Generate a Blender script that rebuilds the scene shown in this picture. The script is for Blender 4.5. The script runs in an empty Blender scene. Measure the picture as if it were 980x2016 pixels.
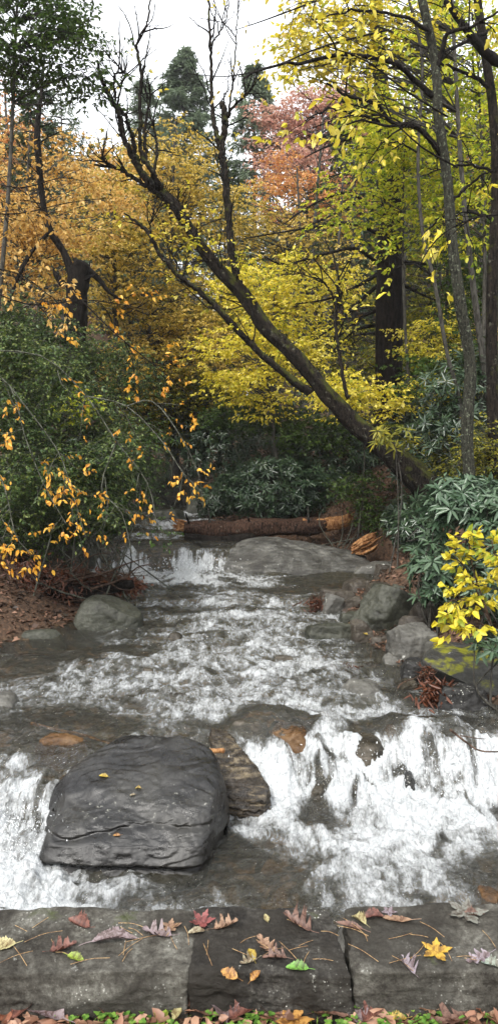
import bpy, math, random
import numpy as np
from math import radians, sin, cos, pi

# ------------------------------------------------------------------ camera, sky, sun, exposure
S = bpy.context.scene
C = S.collection
PITCH = radians(4.5); CZ = 1.5; F = 1455.0
cam_d = bpy.data.cameras.new("camera"); cam = bpy.data.objects.new("camera", cam_d); C.objects.link(cam)
cam.location = (0, 0, CZ); cam.rotation_euler = (radians(90) - PITCH, 0, 0)
cam_d.sensor_fit = 'VERTICAL'; cam_d.sensor_height = 36; cam_d.lens = F / 2016 * 36
cam_d.clip_start = .05; cam_d.clip_end = 600
S.camera = cam
SUN_EL, SUN_AZ = radians(50), radians(205)            # azimuth measured from +Y towards +X
w = bpy.data.worlds.new("World"); S.world = w; w.use_nodes = True
nt = w.node_tree; bg = nt.nodes['Background']
sky = nt.nodes.new('ShaderNodeTexSky'); sky.sky_type = 'NISHITA'; sky.sun_disc = False
sky.sun_elevation = SUN_EL; sky.sun_rotation = SUN_AZ; sky.air_density = 1.0; sky.dust_density = 4.0; sky.ozone_density = 1.0
hs = nt.nodes.new('ShaderNodeHueSaturation'); hs.inputs['Saturation'].default_value = .22
nt.links.new(sky.outputs[0], hs.inputs['Color']); cl_ = nt.nodes.new('ShaderNodeMixRGB'); cl_.inputs[0].default_value = .6; cl_.inputs[2].default_value = (8.0, 8.2, 8.5, 1)   # veil of bright cloud over the sky
nt.links.new(hs.outputs[0], cl_.inputs[1]); nt.links.new(cl_.outputs[0], bg.inputs[0])
bg.inputs[1].default_value = .15
sd = bpy.data.lights.new("sun", 'SUN'); sd.energy = 1.8; sd.angle = radians(12); sd.color = (1, .96, .9)
sun = bpy.data.objects.new("sun", sd); C.objects.link(sun)
sun.rotation_euler = (-(pi / 2 - SUN_EL), 0, -SUN_AZ)
# light travels along local -Z: the sun stands high behind the viewer's left shoulder, through cloud
S.view_settings.view_transform = 'Standard'; S.view_settings.look = 'None'
S.view_settings.gamma = 1; S.view_settings.use_curve_mapping = False
S.view_settings.exposure = 1.08
S.cycles.max_bounces = 8; S.cycles.transparent_max_bounces = 12
S.cycles.diffuse_bounces = 5; S.cycles.glossy_bounces = 3; S.cycles.transmission_bounces = 4
S.cycles.sample_clamp_indirect = 6; S.cycles.caustics_reflective = False; S.cycles.caustics_refractive = False
S.cycles.use_denoising = True

# ------------------------------------------------------------------ maths helpers
def at(px, py, Y):
    """point at distance Y in front of the viewpoint seen at photo pixel (px, py)"""
    dx = (px - 490) / F; dz = -(py - 1008) / F
    c, s = cos(PITCH), sin(PITCH)
    t = Y / (c + dz * s)
    return np.array([dx * t, Y, CZ + t * (-s + dz * c)])

_r = np.random.RandomState(7)
PERM = np.tile(_r.permutation(256), 3).astype(np.int32)
GR = _r.normal(size=(256, 3)); GR /= np.linalg.norm(GR, axis=1)[:, None]
def perlin(x, y, z):
    x, y, z = np.broadcast_arrays(np.asarray(x, float), np.asarray(y, float), np.asarray(z, float))
    xi, yi, zi = np.floor(x).astype(int), np.floor(y).astype(int), np.floor(z).astype(int)
    xf, yf, zf = x - xi, y - yi, z - zi
    xi &= 255; yi &= 255; zi &= 255
    u, v, q = [a * a * a * (a * (a * 6 - 15) + 10) for a in (xf, yf, zf)]
    def g(i, j, k):
        h = PERM[PERM[PERM[xi + i] + yi + j] + zi + k]
        G = GR[h]
        return G[..., 0] * (xf - i) + G[..., 1] * (yf - j) + G[..., 2] * (zf - k)
    def L(a, b, t): return a + (b - a) * t
    return L(L(L(g(0,0,0), g(1,0,0), u), L(g(0,1,0), g(1,1,0), u), v),
             L(L(g(0,0,1), g(1,0,1), u), L(g(0,1,1), g(1,1,1), u), v), q) * 1.5
def fbm(x, y, z=0., o=4, lac=2.03, gain=.5, ridge=False):
    s = 0; a = 1; n = 0
    x, y, z = np.asarray(x, float), np.asarray(y, float), np.asarray(z, float)
    for i in range(o):
        p = perlin(x + i * 17.3, y - i * 9.1, z + i * 5.7)
        s = s + a * ((1 - 2 * np.abs(p)) if ridge else p); n += a
        a *= gain; x = x * lac; y = y * lac; z = z * lac
    return s / n
def sm(t):
    t = np.clip(t, 0, 1); return t * t * (3 - 2 * t)
def unit(v):
    v = np.asarray(v, float); return v / (np.linalg.norm(v, axis=-1, keepdims=True) + 1e-9)
def blob(x, y, X, Y, rx, ry): return np.exp(-((x - X) / rx) ** 2 - ((y - Y) / ry) ** 2)

# ------------------------------------------------------------------ mesh helpers
def mesh_of(name, V, Q, mat=None, attrs=None, smooth=False):
    me = bpy.data.meshes.new(name)
    V = np.asarray(V, np.float32); Q = np.asarray(Q, np.int32)
    me.vertices.add(len(V)); me.vertices.foreach_set('co', V.ravel())
    k = Q.shape[1]
    me.loops.add(Q.size); me.loops.foreach_set('vertex_index', Q.ravel())
    me.polygons.add(len(Q)); me.polygons.foreach_set('loop_start', np.arange(0, Q.size, k, dtype=np.int32))
    me.polygons.foreach_set('loop_total', np.full(len(Q), k, np.int32))
    if smooth: me.polygons.foreach_set('use_smooth', np.ones(len(Q), bool))
    for nm, (dom, arr) in (attrs or {}).items():
        a = me.attributes.new(nm, 'FLOAT', dom); a.data.foreach_set('value', np.asarray(arr, np.float32))
    me.update(calc_edges=True)
    for m in (mat if isinstance(mat, (list, tuple)) else [mat]):
        if m: me.materials.append(m)
    return me
def put(name, V, Q, mat, parent=None, loc=None, attrs=None, smooth=False):
    """mesh given in world coordinates, stored relative to its thing's base"""
    base = np.array(parent['_o']) if parent is not None else np.array(loc if loc is not None else (0, 0, 0), float)
    me = mesh_of(name, np.asarray(V) - base, Q, mat, attrs, smooth)
    o = bpy.data.objects.new(name, me); C.objects.link(o)
    if parent is not None: o.parent = parent
    else: o.location = base
    o['_o'] = [float(a) for a in base]
    return o
def tag(o, label, cat, group=None, kind=None):
    if label: o['label'] = label
    if cat: o['category'] = cat
    if group: o['group'] = group
    if kind: o['kind'] = kind
    return o
def thing(name, label, cat, loc, group=None):
    o = bpy.data.objects.new(name, None); C.objects.link(o); o.empty_display_size = .1
    o.location = loc; o['_o'] = [float(a) for a in loc]
    return tag(o, label, cat, group)

def smooth_path(P, n):
    P = np.asarray(P, float)
    if len(P) == 2: P = np.array([P[0], (P[0] + P[1]) / 2, P[1]])
    E = np.vstack([2 * P[0] - P[1], P, 2 * P[-1] - P[-2]])
    t = np.linspace(0, len(P) - 1 - 1e-6, n); i = t.astype(int); f = (t - i)[:, None]
    a, b, c, d = E[i], E[i + 1], E[i + 2], E[i + 3]
    return .5 * (2 * b + (c - a) * f + (2 * a - 5 * b + 4 * c - d) * f ** 2 + (3 * b - a - 3 * c + d) * f ** 3)
def tube(P, R, k=6, rough=0, seed=0, cap=False):
    P = np.asarray(P, float); n = len(P); R = np.broadcast_to(np.asarray(R, float), (n,)).copy()
    T = unit(np.gradient(P, axis=0))
    ref = np.array([0, 0, 1.]) if abs(T[:, 2]).mean() < .8 else np.array([0, 1., 0])
    A = unit(np.cross(T, ref)); B = np.cross(T, A)
    if cap:
        P = np.vstack([P[0] - T[0] * .002, P, P[-1] + T[-1] * .002]); R = np.r_[.001, R, .001]
        A = np.vstack([A[0], A, A[-1]]); B = np.vstack([B[0], B, B[-1]]); n += 2
    th = np.arange(k) * 2 * pi / k
    r = R[:, None] * np.ones(k)
    if rough:
        s = np.cumsum(np.r_[0, np.linalg.norm(np.diff(P, axis=0), axis=1)])[:, None]
        r = r * (1 + rough * fbm(np.cos(th)[None] * 1.7 + seed, np.sin(th)[None] * 1.7, s * 1.6 / max(R.max() * 6, .02), 4) + .45 * rough * fbm(np.cos(th)[None] * 5 + seed, np.sin(th)[None] * 5, s / max(R.max() * 1.6, .02), 3))
    V = P[:, None] + A[:, None] * (np.cos(th)[None, :, None] * r[..., None]) + B[:, None] * (np.sin(th)[None, :, None] * r[..., None])
    i = np.arange(n - 1)[:, None] * k; j = np.arange(k)[None]
    Q = np.stack([i + j, i + (j + 1) % k, i + k + (j + 1) % k, i + k + j], -1).reshape(-1, 4)
    return V.reshape(-1, 3), Q
class Geo:
    def __init__(s): s.V = []; s.Q = []; s.n = 0; s.A = []
    def add(s, V, Q, a=None):
        s.V.append(V); s.Q.append(np.asarray(Q) + s.n); s.n += len(V)
        s.A.append(np.full(len(Q), .5) if a is None else np.broadcast_to(a, (len(Q),)))
    def put(s, name, mat, parent=None, loc=None, smooth=False):
        if not s.V: return None
        return put(name, np.vstack(s.V), np.vstack(s.Q), mat, parent, loc, {'rnd': ('FACE', np.concatenate(s.A))}, smooth)
def prisms(P0, P1, r0, r1):
    """many thin three-sided twigs at once"""
    P0, P1 = np.asarray(P0), np.asarray(P1); n = len(P0)
    T = unit(P1 - P0); A = unit(np.cross(T, np.array([.31, .2, .93]))); B = np.cross(T, A)
    V = np.zeros((n, 2, 3, 3))
    for k in range(3):
        d = A * cos(k * 2.094) + B * sin(k * 2.094)
        V[:, 0, k] = P0 + d * np.reshape(r0, (-1, 1)); V[:, 1, k] = P1 + d * np.reshape(r1, (-1, 1))
    i = np.arange(n)[:, None] * 6
    Q = np.concatenate([np.stack([i + k, i + (k + 1) % 3, i + 3 + (k + 1) % 3, i + 3 + k], -1) for k in range(3)], 1).reshape(-1, 4)
    return V.reshape(-1, 3), Q
def leaf_geo(P, A, N, L, W, rnd, fine=False, fold=.18, droop=.15):
    """P base, A axis, N normal, L length, W width for every leaf"""
    P = np.asarray(P); n = len(P); A = unit(A); Sd = unit(np.cross(A, N)); N = np.cross(Sd, A)
    L = np.broadcast_to(L, (n,))[:, None]; W = np.broadcast_to(W, (n,))[:, None] * .5
    if not fine:
        V = np.stack([P, P + A * L * .48 + Sd * W + N * W * fold * 2, P + A * L - N * L * droop, P + A * L * .48 - Sd * W + N * W * fold * 2], 1)
        Q = np.arange(n)[:, None] * 4 + np.array([0, 1, 2, 3])
        return V.reshape(-1, 3), Q, rnd
    V = np.stack([P, P + A * L * .3 + Sd * W * .9 + N * W * fold * 2, P + A * L * .68 + Sd * W * .72 + N * (W * fold - L * droop * .5),
                  P + A * L - N * L * droop, P + A * L * .68 - Sd * W * .72 + N * (W * fold - L * droop * .5),
                  P + A * L * .3 - Sd * W * .9 + N * W * fold * 2], 1)
    b = np.arange(n)[:, None] * 6
    Q = np.concatenate([b + np.array([0, 1, 2, 3]), b + np.array([0, 3, 4, 5])], 1).reshape(-1, 4)
    return V.reshape(-1, 3), Q, np.repeat(rnd, 2)

# ------------------------------------------------------------------ materials
def nodes(name):
    m = bpy.data.materials.new(name); m.use_nodes = True; t = m.node_tree; t.nodes.clear()
    out = t.nodes.new('ShaderNodeOutputMaterial')
    return m, t, out
def N(t, kind, **kw):
    n = t.nodes.new('ShaderNode' + kind)
    for k, v in kw.items():
        if k.startswith('i_'):
            key = k[2:]; key = int(key) if key.isdigit() else key.replace('_', ' ')
            n.inputs[key].default_value = v
        else: setattr(n, k, v)
    return n
def ramp(t, src, stops, interp='LINEAR'):
    r = t.nodes.new('ShaderNodeValToRGB'); r.color_ramp.interpolation = interp
    e = r.color_ramp.elements
    while len(e) < len(stops): e.new(.5)
    for el, (p, c) in zip(e, stops):
        el.position = p; el.color = (c, c, c, 1) if isinstance(c, (int, float)) else (*c, 1)
    if src is not None: t.links.new(src, r.inputs[0])
    return r.outputs[0]
def coords(t, scale=(1, 1, 1), kind='Object'):
    c = t.nodes.new('ShaderNodeTexCoord') if kind == 'Object' else t.nodes.new('ShaderNodeNewGeometry')
    m = t.nodes.new('ShaderNodeMapping'); m.inputs['Scale'].default_value = scale
    t.links.new(c.outputs['Object' if kind == 'Object' else 'Position'], m.inputs[0]); return m.outputs[0]
def noise(t, vec, scale, detail=4, rough=.55, dist=0.):
    n = N(t, 'TexNoise'); n.inputs['Scale'].default_value = scale; n.inputs['Detail'].default_value = detail
    n.inputs['Roughness'].default_value = rough; n.inputs['Distortion'].default_value = dist
    t.links.new(vec, n.inputs['Vector']); return n.outputs['Fac']
def math_(t, op, a, b=None, clamp=False):
    n = N(t, 'Math', operation=op, use_clamp=clamp)
    for i, v in enumerate((a, b)):
        if v is None: continue
        if isinstance(v, (int, float)): n.inputs[i].default_value = v
        else: t.links.new(v, n.inputs[i])
    return n.outputs[0]
def mixc(t, fac, a, b, mode='MIX'):
    n = N(t, 'MixRGB', blend_type=mode)
    for i, v in ((0, fac), (1, a), (2, b)):
        if isinstance(v, (int, float)): n.inputs[i].default_value = v
        elif isinstance(v, tuple): n.inputs[i].default_value = (*v, 1)
        else: t.links.new(v, n.inputs[i])
    return n.outputs[0]
def bump(t, h, strength, dist, prev=None):
    b = N(t, 'Bump'); b.inputs['Strength'].default_value = strength; b.inputs['Distance'].default_value = dist
    t.links.new(h, b.inputs['Height'])
    if prev is not None: t.links.new(prev, b.inputs['Normal'])
    return b.outputs[0]
def principled(t, out, col, rough, nrm=None, spec=.5):
    p = N(t, 'BsdfPrincipled')
    for key, v in (('Base Color', col), ('Roughness', rough)):
        if isinstance(v, tuple): p.inputs[key].default_value = (*v, 1)
        elif isinstance(v, (int, float)): p.inputs[key].default_value = v
        else: t.links.new(v, p.inputs[key])
    p.inputs['Specular IOR Level'].default_value = spec
    if nrm is not None: t.links.new(nrm, p.inputs['Normal'])
    if out is not None: t.links.new(p.outputs[0], out.inputs[0])
    return p.outputs[0]
def mat_leaf(name, cols, transl=.4, rough=.45, patch=.5, spec=.4):
    m, t, out = nodes(name)
    a = N(t, 'Attribute', attribute_name='rnd').outputs['Fac']
    pn = noise(t, coords(t, kind='Position'), .9, 2)
    f = math_(t, 'ADD', a, math_(t, 'MULTIPLY', math_(t, 'SUBTRACT', pn, .5), patch * 2), True)
    n = len(cols)
    c = ramp(t, f, [(i / max(1, n - 1), k) for i, k in enumerate(cols)])
    g = math_(t, 'ADD', .78, math_(t, 'MULTIPLY', noise(t, coords(t, kind='Position'), 45, 2), .44))
    c = mixc(t, 1., c, N(t, 'CombineColor').outputs[0], 'MIX') if False else c
    hsv = N(t, 'HueSaturation'); t.links.new(c, hsv.inputs['Color']); t.links.new(g, hsv.inputs['Value'])
    c = hsv.outputs[0]
    p = principled(t, None, c, rough, spec=spec)
    tr = N(t, 'BsdfTranslucent'); t.links.new(c, tr.inputs[0])
    mx = N(t, 'MixShader'); mx.inputs[0].default_value = transl
    t.links.new(p, mx.inputs[1]); t.links.new(tr.outputs[0], mx.inputs[2]); t.links.new(mx.outputs[0], out.inputs[0])
    return m
def mat_bark(name, a, b, lichen=None, lich=.5, moss=None, mossamt=.5, scale=1., rough=.85):
    m, t, out = nodes(name)
    v = coords(t, (1, 1, .28), 'Position')
    n1 = noise(t, v, 28 * scale, 6, .7, .6); n2 = noise(t, coords(t, kind='Position'), 5 * scale, 4)
    c = ramp(t, n1, [(.4, a), (.6, b)])
    if lichen:
        n3 = noise(t, coords(t, kind='Position'), 14 * scale, 5, .65)
        c = mixc(t, ramp(t, n3, [(1 - lich, 0.), (1.1 - lich, .85)]), c, lichen)
    if moss:
        geo = N(t, 'NewGeometry'); sep = N(t, 'SeparateXYZ'); t.links.new(geo.outputs['Normal'], sep.inputs[0])
        up = math_(t, 'ADD', math_(t, 'MULTIPLY', sep.outputs[2], .2), math_(t, 'ADD', n2, -.1))
        c = mixc(t, ramp(t, up, [(.62 - mossamt * .3, 0.), (.75 - mossamt * .3, .9)]), c, moss)
    principled(t, out, c, rough, bump(t, n1, 1., .035 / scale), .08)
    return m
def mat_rock(name, cols, scale=1., lichen=(.5, .5, .46), lich=.3, moss=None, mossamt=.4, rough=(.3, .6), strata=0., bumpd=.015, fleck=0., stain=0., spec=.28):
    m, t, out = nodes(name)
    P = coords(t, kind='Position')
    n1 = noise(t, P, 3.2 * scale, 6, .62, .4); n2 = noise(t, P, 26 * scale, 8, .78); n3 = noise(t, P, 9 * scale, 5, .6, .5)
    f = math_(t, 'ADD', math_(t, 'MULTIPLY', n1, .48), math_(t, 'MULTIPLY', n2, .52))
    if strata:
        ns = noise(t, coords(t, (1, 1.6, 7), 'Position'), 3 * scale, 5, .65, 1.)
        f = math_(t, 'ADD', math_(t, 'MULTIPLY', f, 1 - strata), math_(t, 'MULTIPLY', ns, strata))
    k = len(cols); c = ramp(t, f, [(.39 + .24 * i / max(1, k - 1), q) for i, q in enumerate(cols)])
    geo = N(t, 'NewGeometry'); sep = N(t, 'SeparateXYZ'); t.links.new(geo.outputs['Normal'], sep.inputs[0])
    if lich:
        c = mixc(t, ramp(t, math_(t, 'ADD', n3, math_(t, 'MULTIPLY', math_(t, 'SUBTRACT', n2, .5), .5)), [(.78 - lich * .4, 0.), (.84 - lich * .4, .8)]), c, lichen)
    if fleck:
        vo = N(t, 'TexVoronoi'); vo.inputs['Scale'].default_value = 38 * scale; t.links.new(P, vo.inputs['Vector'])
        fm = math_(t, 'MULTIPLY', ramp(t, vo.outputs['Distance'], [(.1, 1.), (.24, 0.)]), ramp(t, n1, [(.52 - fleck * .1, 0.), (.6 - fleck * .1, 1.)]))
        c = mixc(t, fm, c, (.62, .62, .56))
    if stain:
        ns2 = noise(t, P, 1.7 * scale, 4, .6, .8); c = mixc(t, ramp(t, ns2, [(.42, stain), (.56, 0.)]), c, (.025, .022, .018))
    if moss:
        mm = math_(t, 'ADD', math_(t, 'MULTIPLY', sep.outputs[2], .22), math_(t, 'MULTIPLY', n1, .8))
        mc = ramp(t, n2, [(.35, tuple(q * .6 for q in moss)), (.65, moss)])
        c = mixc(t, ramp(t, mm, [(.78 - mossamt * .3, 0.), (.84 - mossamt * .3, 1.)]), c, mc)
    r = ramp(t, n3, [(.35, rough[0]), (.65, rough[1])])
    b = bump(t, n2, .9, bumpd * .7, bump(t, n3, .7, bumpd * 1.6))
    principled(t, out, c, r, b, spec)
    return m

M = {}
M['rock_dark'] = mat_rock('dark_wet_rock', [(0.0093, 0.0087, 0.0087), (0.0211, 0.0205, 0.0192), (0.0422, 0.0415, 0.0403)], lich=.0, fleck=.25, rough=(.22, .42), strata=.3)
M['rock_grey'] = mat_rock('grey_rock', [(0.0432, 0.0411, 0.0359), (0.0928, 0.0896, 0.0790), (0.1581, 0.1538, 0.1360)], lich=.32, rough=(.35, .6), strata=.35)
M['rock_streak'] = mat_rock('black_and_tan_wet_rock', [(.004, .0035, .003), (.03, .022, .014), (.2, .16, .1)], scale=1.8, lich=.0, rough=(.15, .4), strata=.6, spec=.45)
M['rock_outcrop'] = mat_rock('pale_grey_outcrop', [(.02, .019, .016), (.1, .098, .088), (.24, .235, .21)], scale=1.3, lich=.3, rough=(.3, .6), strata=.45, bumpd=.04, stain=.6, spec=.4)
M['rock_wet'] = mat_rock('wet_streaked_rock', [(0.0087, 0.0074, 0.0062), (0.0378, 0.0316, 0.0211), (0.1097, 0.0930, 0.0719)], lich=.12, rough=(.12, .35), strata=.5)
M['rock_brown'] = mat_rock('brown_bank_rock', [(0.0201, 0.0159, 0.0126), (0.0510, 0.0427, 0.0327), (0.0971, 0.0853, 0.0686)], lich=.2, rough=(.3, .6), strata=.4)
M['rock_orange'] = mat_rock('orange_wet_rock', [(0.0211, 0.0124, 0.0062), (0.0843, 0.0422, 0.0149), (0.1432, 0.0843, 0.0378)], lich=.1, rough=(.15, .35))
M['rock_moss'] = mat_rock('mossy_rock', [(0.0211, 0.0205, 0.0167), (0.0465, 0.0453, 0.0403), (0.0756, 0.0738, 0.0676)], lich=.22, moss=(.2, .2, .02), mossamt=.62, rough=(.4, .7), strata=.3)
M['rock_green'] = mat_rock('greenish_rock', [(0.0167, 0.0167, 0.0126), (0.0452, 0.0468, 0.0343), (0.0853, 0.0853, 0.0686)], lich=.14, moss=(.04, .045, .018), mossamt=.3, rough=(.3, .6))
M['wall_a'] = mat_rock('grey_wall_stone', [(.025, .022, .018), (.08, .075, .063), (.19, .185, .16)], scale=2.2, lich=.22, lichen=(.42, .42, .38), moss=(.07, .08, .035), mossamt=.18, rough=(.6, .85), bumpd=.012, stain=.75, fleck=-.35, spec=.15)
M['wall_b'] = mat_rock('dark_wall_stone', [(.011, .01, .009), (.034, .031, .027), (.1, .095, .083)], scale=2.4, lich=.22, lichen=(.5, .5, .45), moss=(.07, .08, .03), mossamt=.15, rough=(.45, .8), bumpd=.012, stain=.7, fleck=-.3, spec=.12)
M['bark_dark'] = mat_bark('dark_bark', (.004, .0035, .003), (.022, .018, .015))
M['bark_lean'] = mat_bark('mossy_dark_bark', (.004, .0035, .003), (.028, .022, .017), lichen=(.13, .13, .095), lich=.4, scale=1.3, moss=(.05, .055, .012), mossamt=.5)
M['bark_lichen'] = mat_bark('lichen_bark', (.01, .01, .008), (.05, .05, .037), lichen=(.18, .2, .14), lich=.44, scale=2.2)
M['bark_red'] = mat_bark('furrowed_bark', (.003, .0025, .002), (.018, .013, .011), scale=.9)
M['bark_grey'] = mat_bark('grey_bark', (.035, .032, .027), (.1, .095, .08))
M['bark_pine'] = mat_bark('orange_pine_bark', (.2, .09, .045), (.42, .22, .12))
M['wood'] = mat_bark('bare_orange_wood', (.16, .06, .022), (.5, .27, .12), rough=.6)
M['twig_lichen'] = mat_bark('lichened_twig', (.03, .03, .023), (.13, .135, .105))
M['twig_dead'] = mat_bark('dead_twig', (.035, .022, .016), (.13, .085, .06), rough=.6)
M['lf_green'] = mat_leaf('green_leaf', [(.03, .06, .012), (.06, .11, .02), (.1, .16, .03)], transl=.4)
M['lf_orange'] = mat_leaf('orange_leaf', [(.3, .17, .04), (.56, .32, .07), (.72, .46, .13), (.74, .56, .24)], transl=.45)
M['lf_gold'] = mat_leaf('gold_leaf', [(.16, .16, .035), (.42, .31, .045), (.62, .44, .07), (.72, .55, .18)], transl=.45)
M['lf_yellow'] = mat_leaf('yellow_leaf', [(.34, .36, .03), (.66, .55, .04), (.78, .64, .06), (.84, .74, .2)], transl=.45)
M['lf_lime'] = mat_leaf('lime_leaf', [(.18, .27, .02), (.46, .5, .03), (.74, .66, .06)], transl=.5)
M['lf_pink'] = mat_leaf('pink_red_leaf', [(.42, .2, .15), (.58, .32, .24), (.66, .46, .34)], transl=.4)
M['lf_salmon'] = mat_leaf('salmon_leaf', [(.5, .2, .07), (.62, .3, .1), (.66, .42, .12)], transl=.4)
M['lf_olive'] = mat_leaf('olive_leaf', [(.06, .09, .015), (.2, .2, .02), (.4, .34, .03)], transl=.4)
M['lf_pine'] = mat_leaf('pine_needles', [(.1, .14, .08), (.15, .2, .12), (.21, .26, .17)], transl=.35)  # needles lightened so their colour carries some of the far haze
M['lf_hemlock'] = mat_leaf('hemlock_needles', [(.02, .04, .016), (.04, .07, .026), (.08, .11, .04)], transl=.2, rough=.4)
M['lf_laurel'] = mat_leaf('laurel_leaf', [(.025, .05, .015), (.07, .12, .03), (.19, .23, .06)], transl=.3)
M['bark_log'] = mat_bark('wet_reddish_bark', (.012, .008, .006), (.085, .048, .033), lichen=(.22, .2, .17), lich=.38, scale=1.5)
M['lf_near'] = mat_leaf('near_orange_leaf', [(.5, .2, .02), (.72, .36, .035), (.8, .48, .07)], transl=.4)
M['lf_rhodo'] = mat_leaf('rhododendron_leaf', [(.014, .032, .014), (.028, .055, .024), (.06, .1, .045)], transl=.12, rough=.28, spec=.6)
M['lf_rhodo_near'] = mat_leaf('bluish_rhododendron_leaf', [(.03, .06, .03), (.055, .1, .052), (.1, .15, .085)], transl=.15, rough=.36, spec=.5)
M['lf_dead'] = mat_leaf('dead_leaf', [(.06, .022, .012), (.14, .05, .025), (.26, .12, .06)], transl=.15, rough=.4)
M['lf_litter'] = mat_leaf('fallen_leaf_litter', [(.1, .05, .03), (.26, .13, .08), (.42, .26, .17)], transl=.15, rough=.5)
M['lf_litter_dark'] = mat_leaf('damp_leaf_litter', [(.03, .018, .012), (.07, .04, .025), (.16, .09, .05)], transl=.1, rough=.4)
M['grass'] = mat_leaf('grass_blade', [(.06, .13, .02), (.12, .25, .04), (.22, .34, .06)], transl=.35)

# ------------------------------------------------------------------ terrain, creek bed, water
LY = [1, 3, 7, 7.8, 8.6, 9.6, 10.4, 11.4, 12.5, 16, 20, 30]
LX = [-3.4, -3.2, -2.9, -2.5, -1.95, -1.8, -2.0, -2.9, -2.8, -2.5, -2.6, -3]
RY = [1, 3, 5.5, 6, 6.6, 7, 8, 9, 9.8, 10.6, 11.4, 12, 12.6, 13, 16, 20, 30]
RX = [3.2, 3, 2.6, 2.0, 1.7, 1.45, 1.2, 1.1, 1.35, 1.9, 2.4, 1.9, -.1, -.5, -1.1, -1.3, -1]
def left_edge(y): return np.interp(y, LY, LX)
def right_edge(y): return np.interp(y, RY, RX)
def lipshift(x): return np.interp(x, [-2.2, -1.3, -.75, -.1, .4, 1.2, 2.4], [-.62, -.5, -.1, .05, .02, -.02, .12])
def water_z(x, y):
    s = lipshift(x) + .16 * fbm(x * 1.9, 3.3, 1., 3) + .05 * fbm(x * 8, 2.2, 1., 2)
    base = np.interp(y - s * sm((7 - y) / 1.2), [2, 3.5, 4.9, 5.05, 5.25, 5.45, 5.62, 5.9, 7.2, 9.15, 9.5, 9.62, 11.3, 11.55, 11.7, 11.95, 12.3, 13.9, 14.1, 14.35, 16.3, 20, 30],
                     [-1.05, -1.03, -1.0, -.97, -.86, -.72, -.66, -.63, -.55, -.46, -.45, -.41, -.36, -.33, -.16, -.03, .02, .08, .12, .2, .3, .75, 1.9])
    calm = sm((x - .1) / .9) * sm((y - 11.4) / .2)      # right of the little fall the pool stays level
    return base * (1 - calm) + np.minimum(base, -.345) * calm
def bed_z(x, y):
    n = fbm(x * 1.6, y * 1.6, 3.3, 4)
    st = fbm(x * 5, y * 5, 8.1, 3, ridge=True)
    return water_z(x, y) - .12 + n * .12 + st * .05 - .05
def H(x, y):
    x = np.asarray(x, float); y = np.asarray(y, float)
    L, R = left_edge(y), right_edge(y)
    wz = water_z(x, y)
    er = np.maximum(x - R, 0); el = np.maximum(L - x, 0)
    er_, el_ = np.minimum(er, 22), np.minimum(el, 22)
    n = fbm(x * .7, y * .7, 1.7, 4); n2 = fbm(x * 3, y * 3, 4.2, 3)
    rise_r = .14 * er_ + .8 * sm((er - .6) / 2.0) + .16 * np.maximum(er_ - 2, 0)
    rise_l = .16 * el_ + .5 * sm((el - .5) / 1.8) + .2 * np.maximum(el_ - 1.5, 0)
    hill = np.interp(y, [14, 22, 50, 60, 300], [0, 1.2, 12, 13.5, 13.5])
    out = np.maximum(er, el)
    z = wz + rise_r + rise_l + hill * sm(out / 3) + (n * .35 + n2 * .08) * sm(out / .8)
    z = z + .75 * blob(x, y, 3.0, 10.5, 1.3, 1.2) * sm(er / .5)
    z = np.where(out <= 0, bed_z(x, y), z)
    z = z - .75 * blob(x, y, 1.6, 12.9, 1.3, .7)
    # the viewer's path and the wall footing
    k = sm((2.75 - y) / .5)
    near = -.006 + .02 * fbm(x * 2, y * 2, 9, 3)
    z = z * (1 - k) + np.where(y < 2.12, near, -1.3) * k
    return z
def axis(segs):
    a = [segs[0][0]]
    for s, e, d in segs:
        while a[-1] < e - 1e-6: a.append(min(a[-1] + d, e))
    return np.array(a)
gx = axis([(-220, -40, 20), (-40, -12, 2), (-12, -4, .3), (-4, 4, .045), (4, 12, .3), (12, 40, 2), (40, 220, 20)])
gy = axis([(-200, -20, 20), (-20, 0, 2), (0, 1.6, .2), (1.6, 7, .045), (7, 14, .07), (14, 24, .25), (24, 60, 1), (60, 320, 10)])
X, Y = np.meshgrid(gx, gy); Z = H(X, Y)
def grid_q(ny, nx):
    i = np.arange(ny - 1)[:, None] * nx; j = np.arange(nx - 1)[None]
    return np.stack([i + j, i + j + 1, i + j + 1 + nx, i + j + nx], -1).reshape(-1, 4)
m, t, out = nodes('forest_floor')
P = coords(t, kind='Position')
n1 = noise(t, P, 1.2, 5); n2 = noise(t, P, 30, 5, .7)
bank = ramp(t, n2, [(.3, (.02, .013, .008)), (.5, (.07, .042, .026)), (.7, (.18, .1, .06))])
vo = N(t, 'TexVoronoi'); vo.inputs['Scale'].default_value = 5.5; vo.inputs['Randomness'].default_value = 1
wv = N(t, 'VectorMath', operation='ADD'); t.links.new(P, wv.inputs[0])
nn = N(t, 'TexNoise'); nn.inputs['Scale'].default_value = 3; t.links.new(P, nn.inputs['Vector']); t.links.new(nn.outputs['Color'], wv.inputs[1])
t.links.new(wv.outputs[0], vo.inputs['Vector'])
sepc = N(t, 'SeparateColor'); t.links.new(vo.outputs['Color'], sepc.inputs[0])
stone = ramp(t, sepc.outputs[0], [(0., (.035, .032, .02)), (.35, (.1, .08, .045)), (.6, (.2, .12, .05)), (.8, (.3, .17, .07)), (1., (.24, .21, .15))])
stone = mixc(t, ramp(t, vo.outputs['Distance'], [(.3, 0.), (.62, .85)]), stone, (.02, .016, .01))
stone = mixc(t, ramp(t, n2, [(.35, .6), (.65, 0.)]), stone, (.03, .025, .015))
wet = N(t, 'Attribute', attribute_name='wet').outputs['Fac']
col = mixc(t, wet, bank, stone)
principled(t, out, col, math_(t, 'SUBTRACT', .9, math_(t, 'MULTIPLY', wet, .5)), bump(t, n2, .8, .03), .3)
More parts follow.
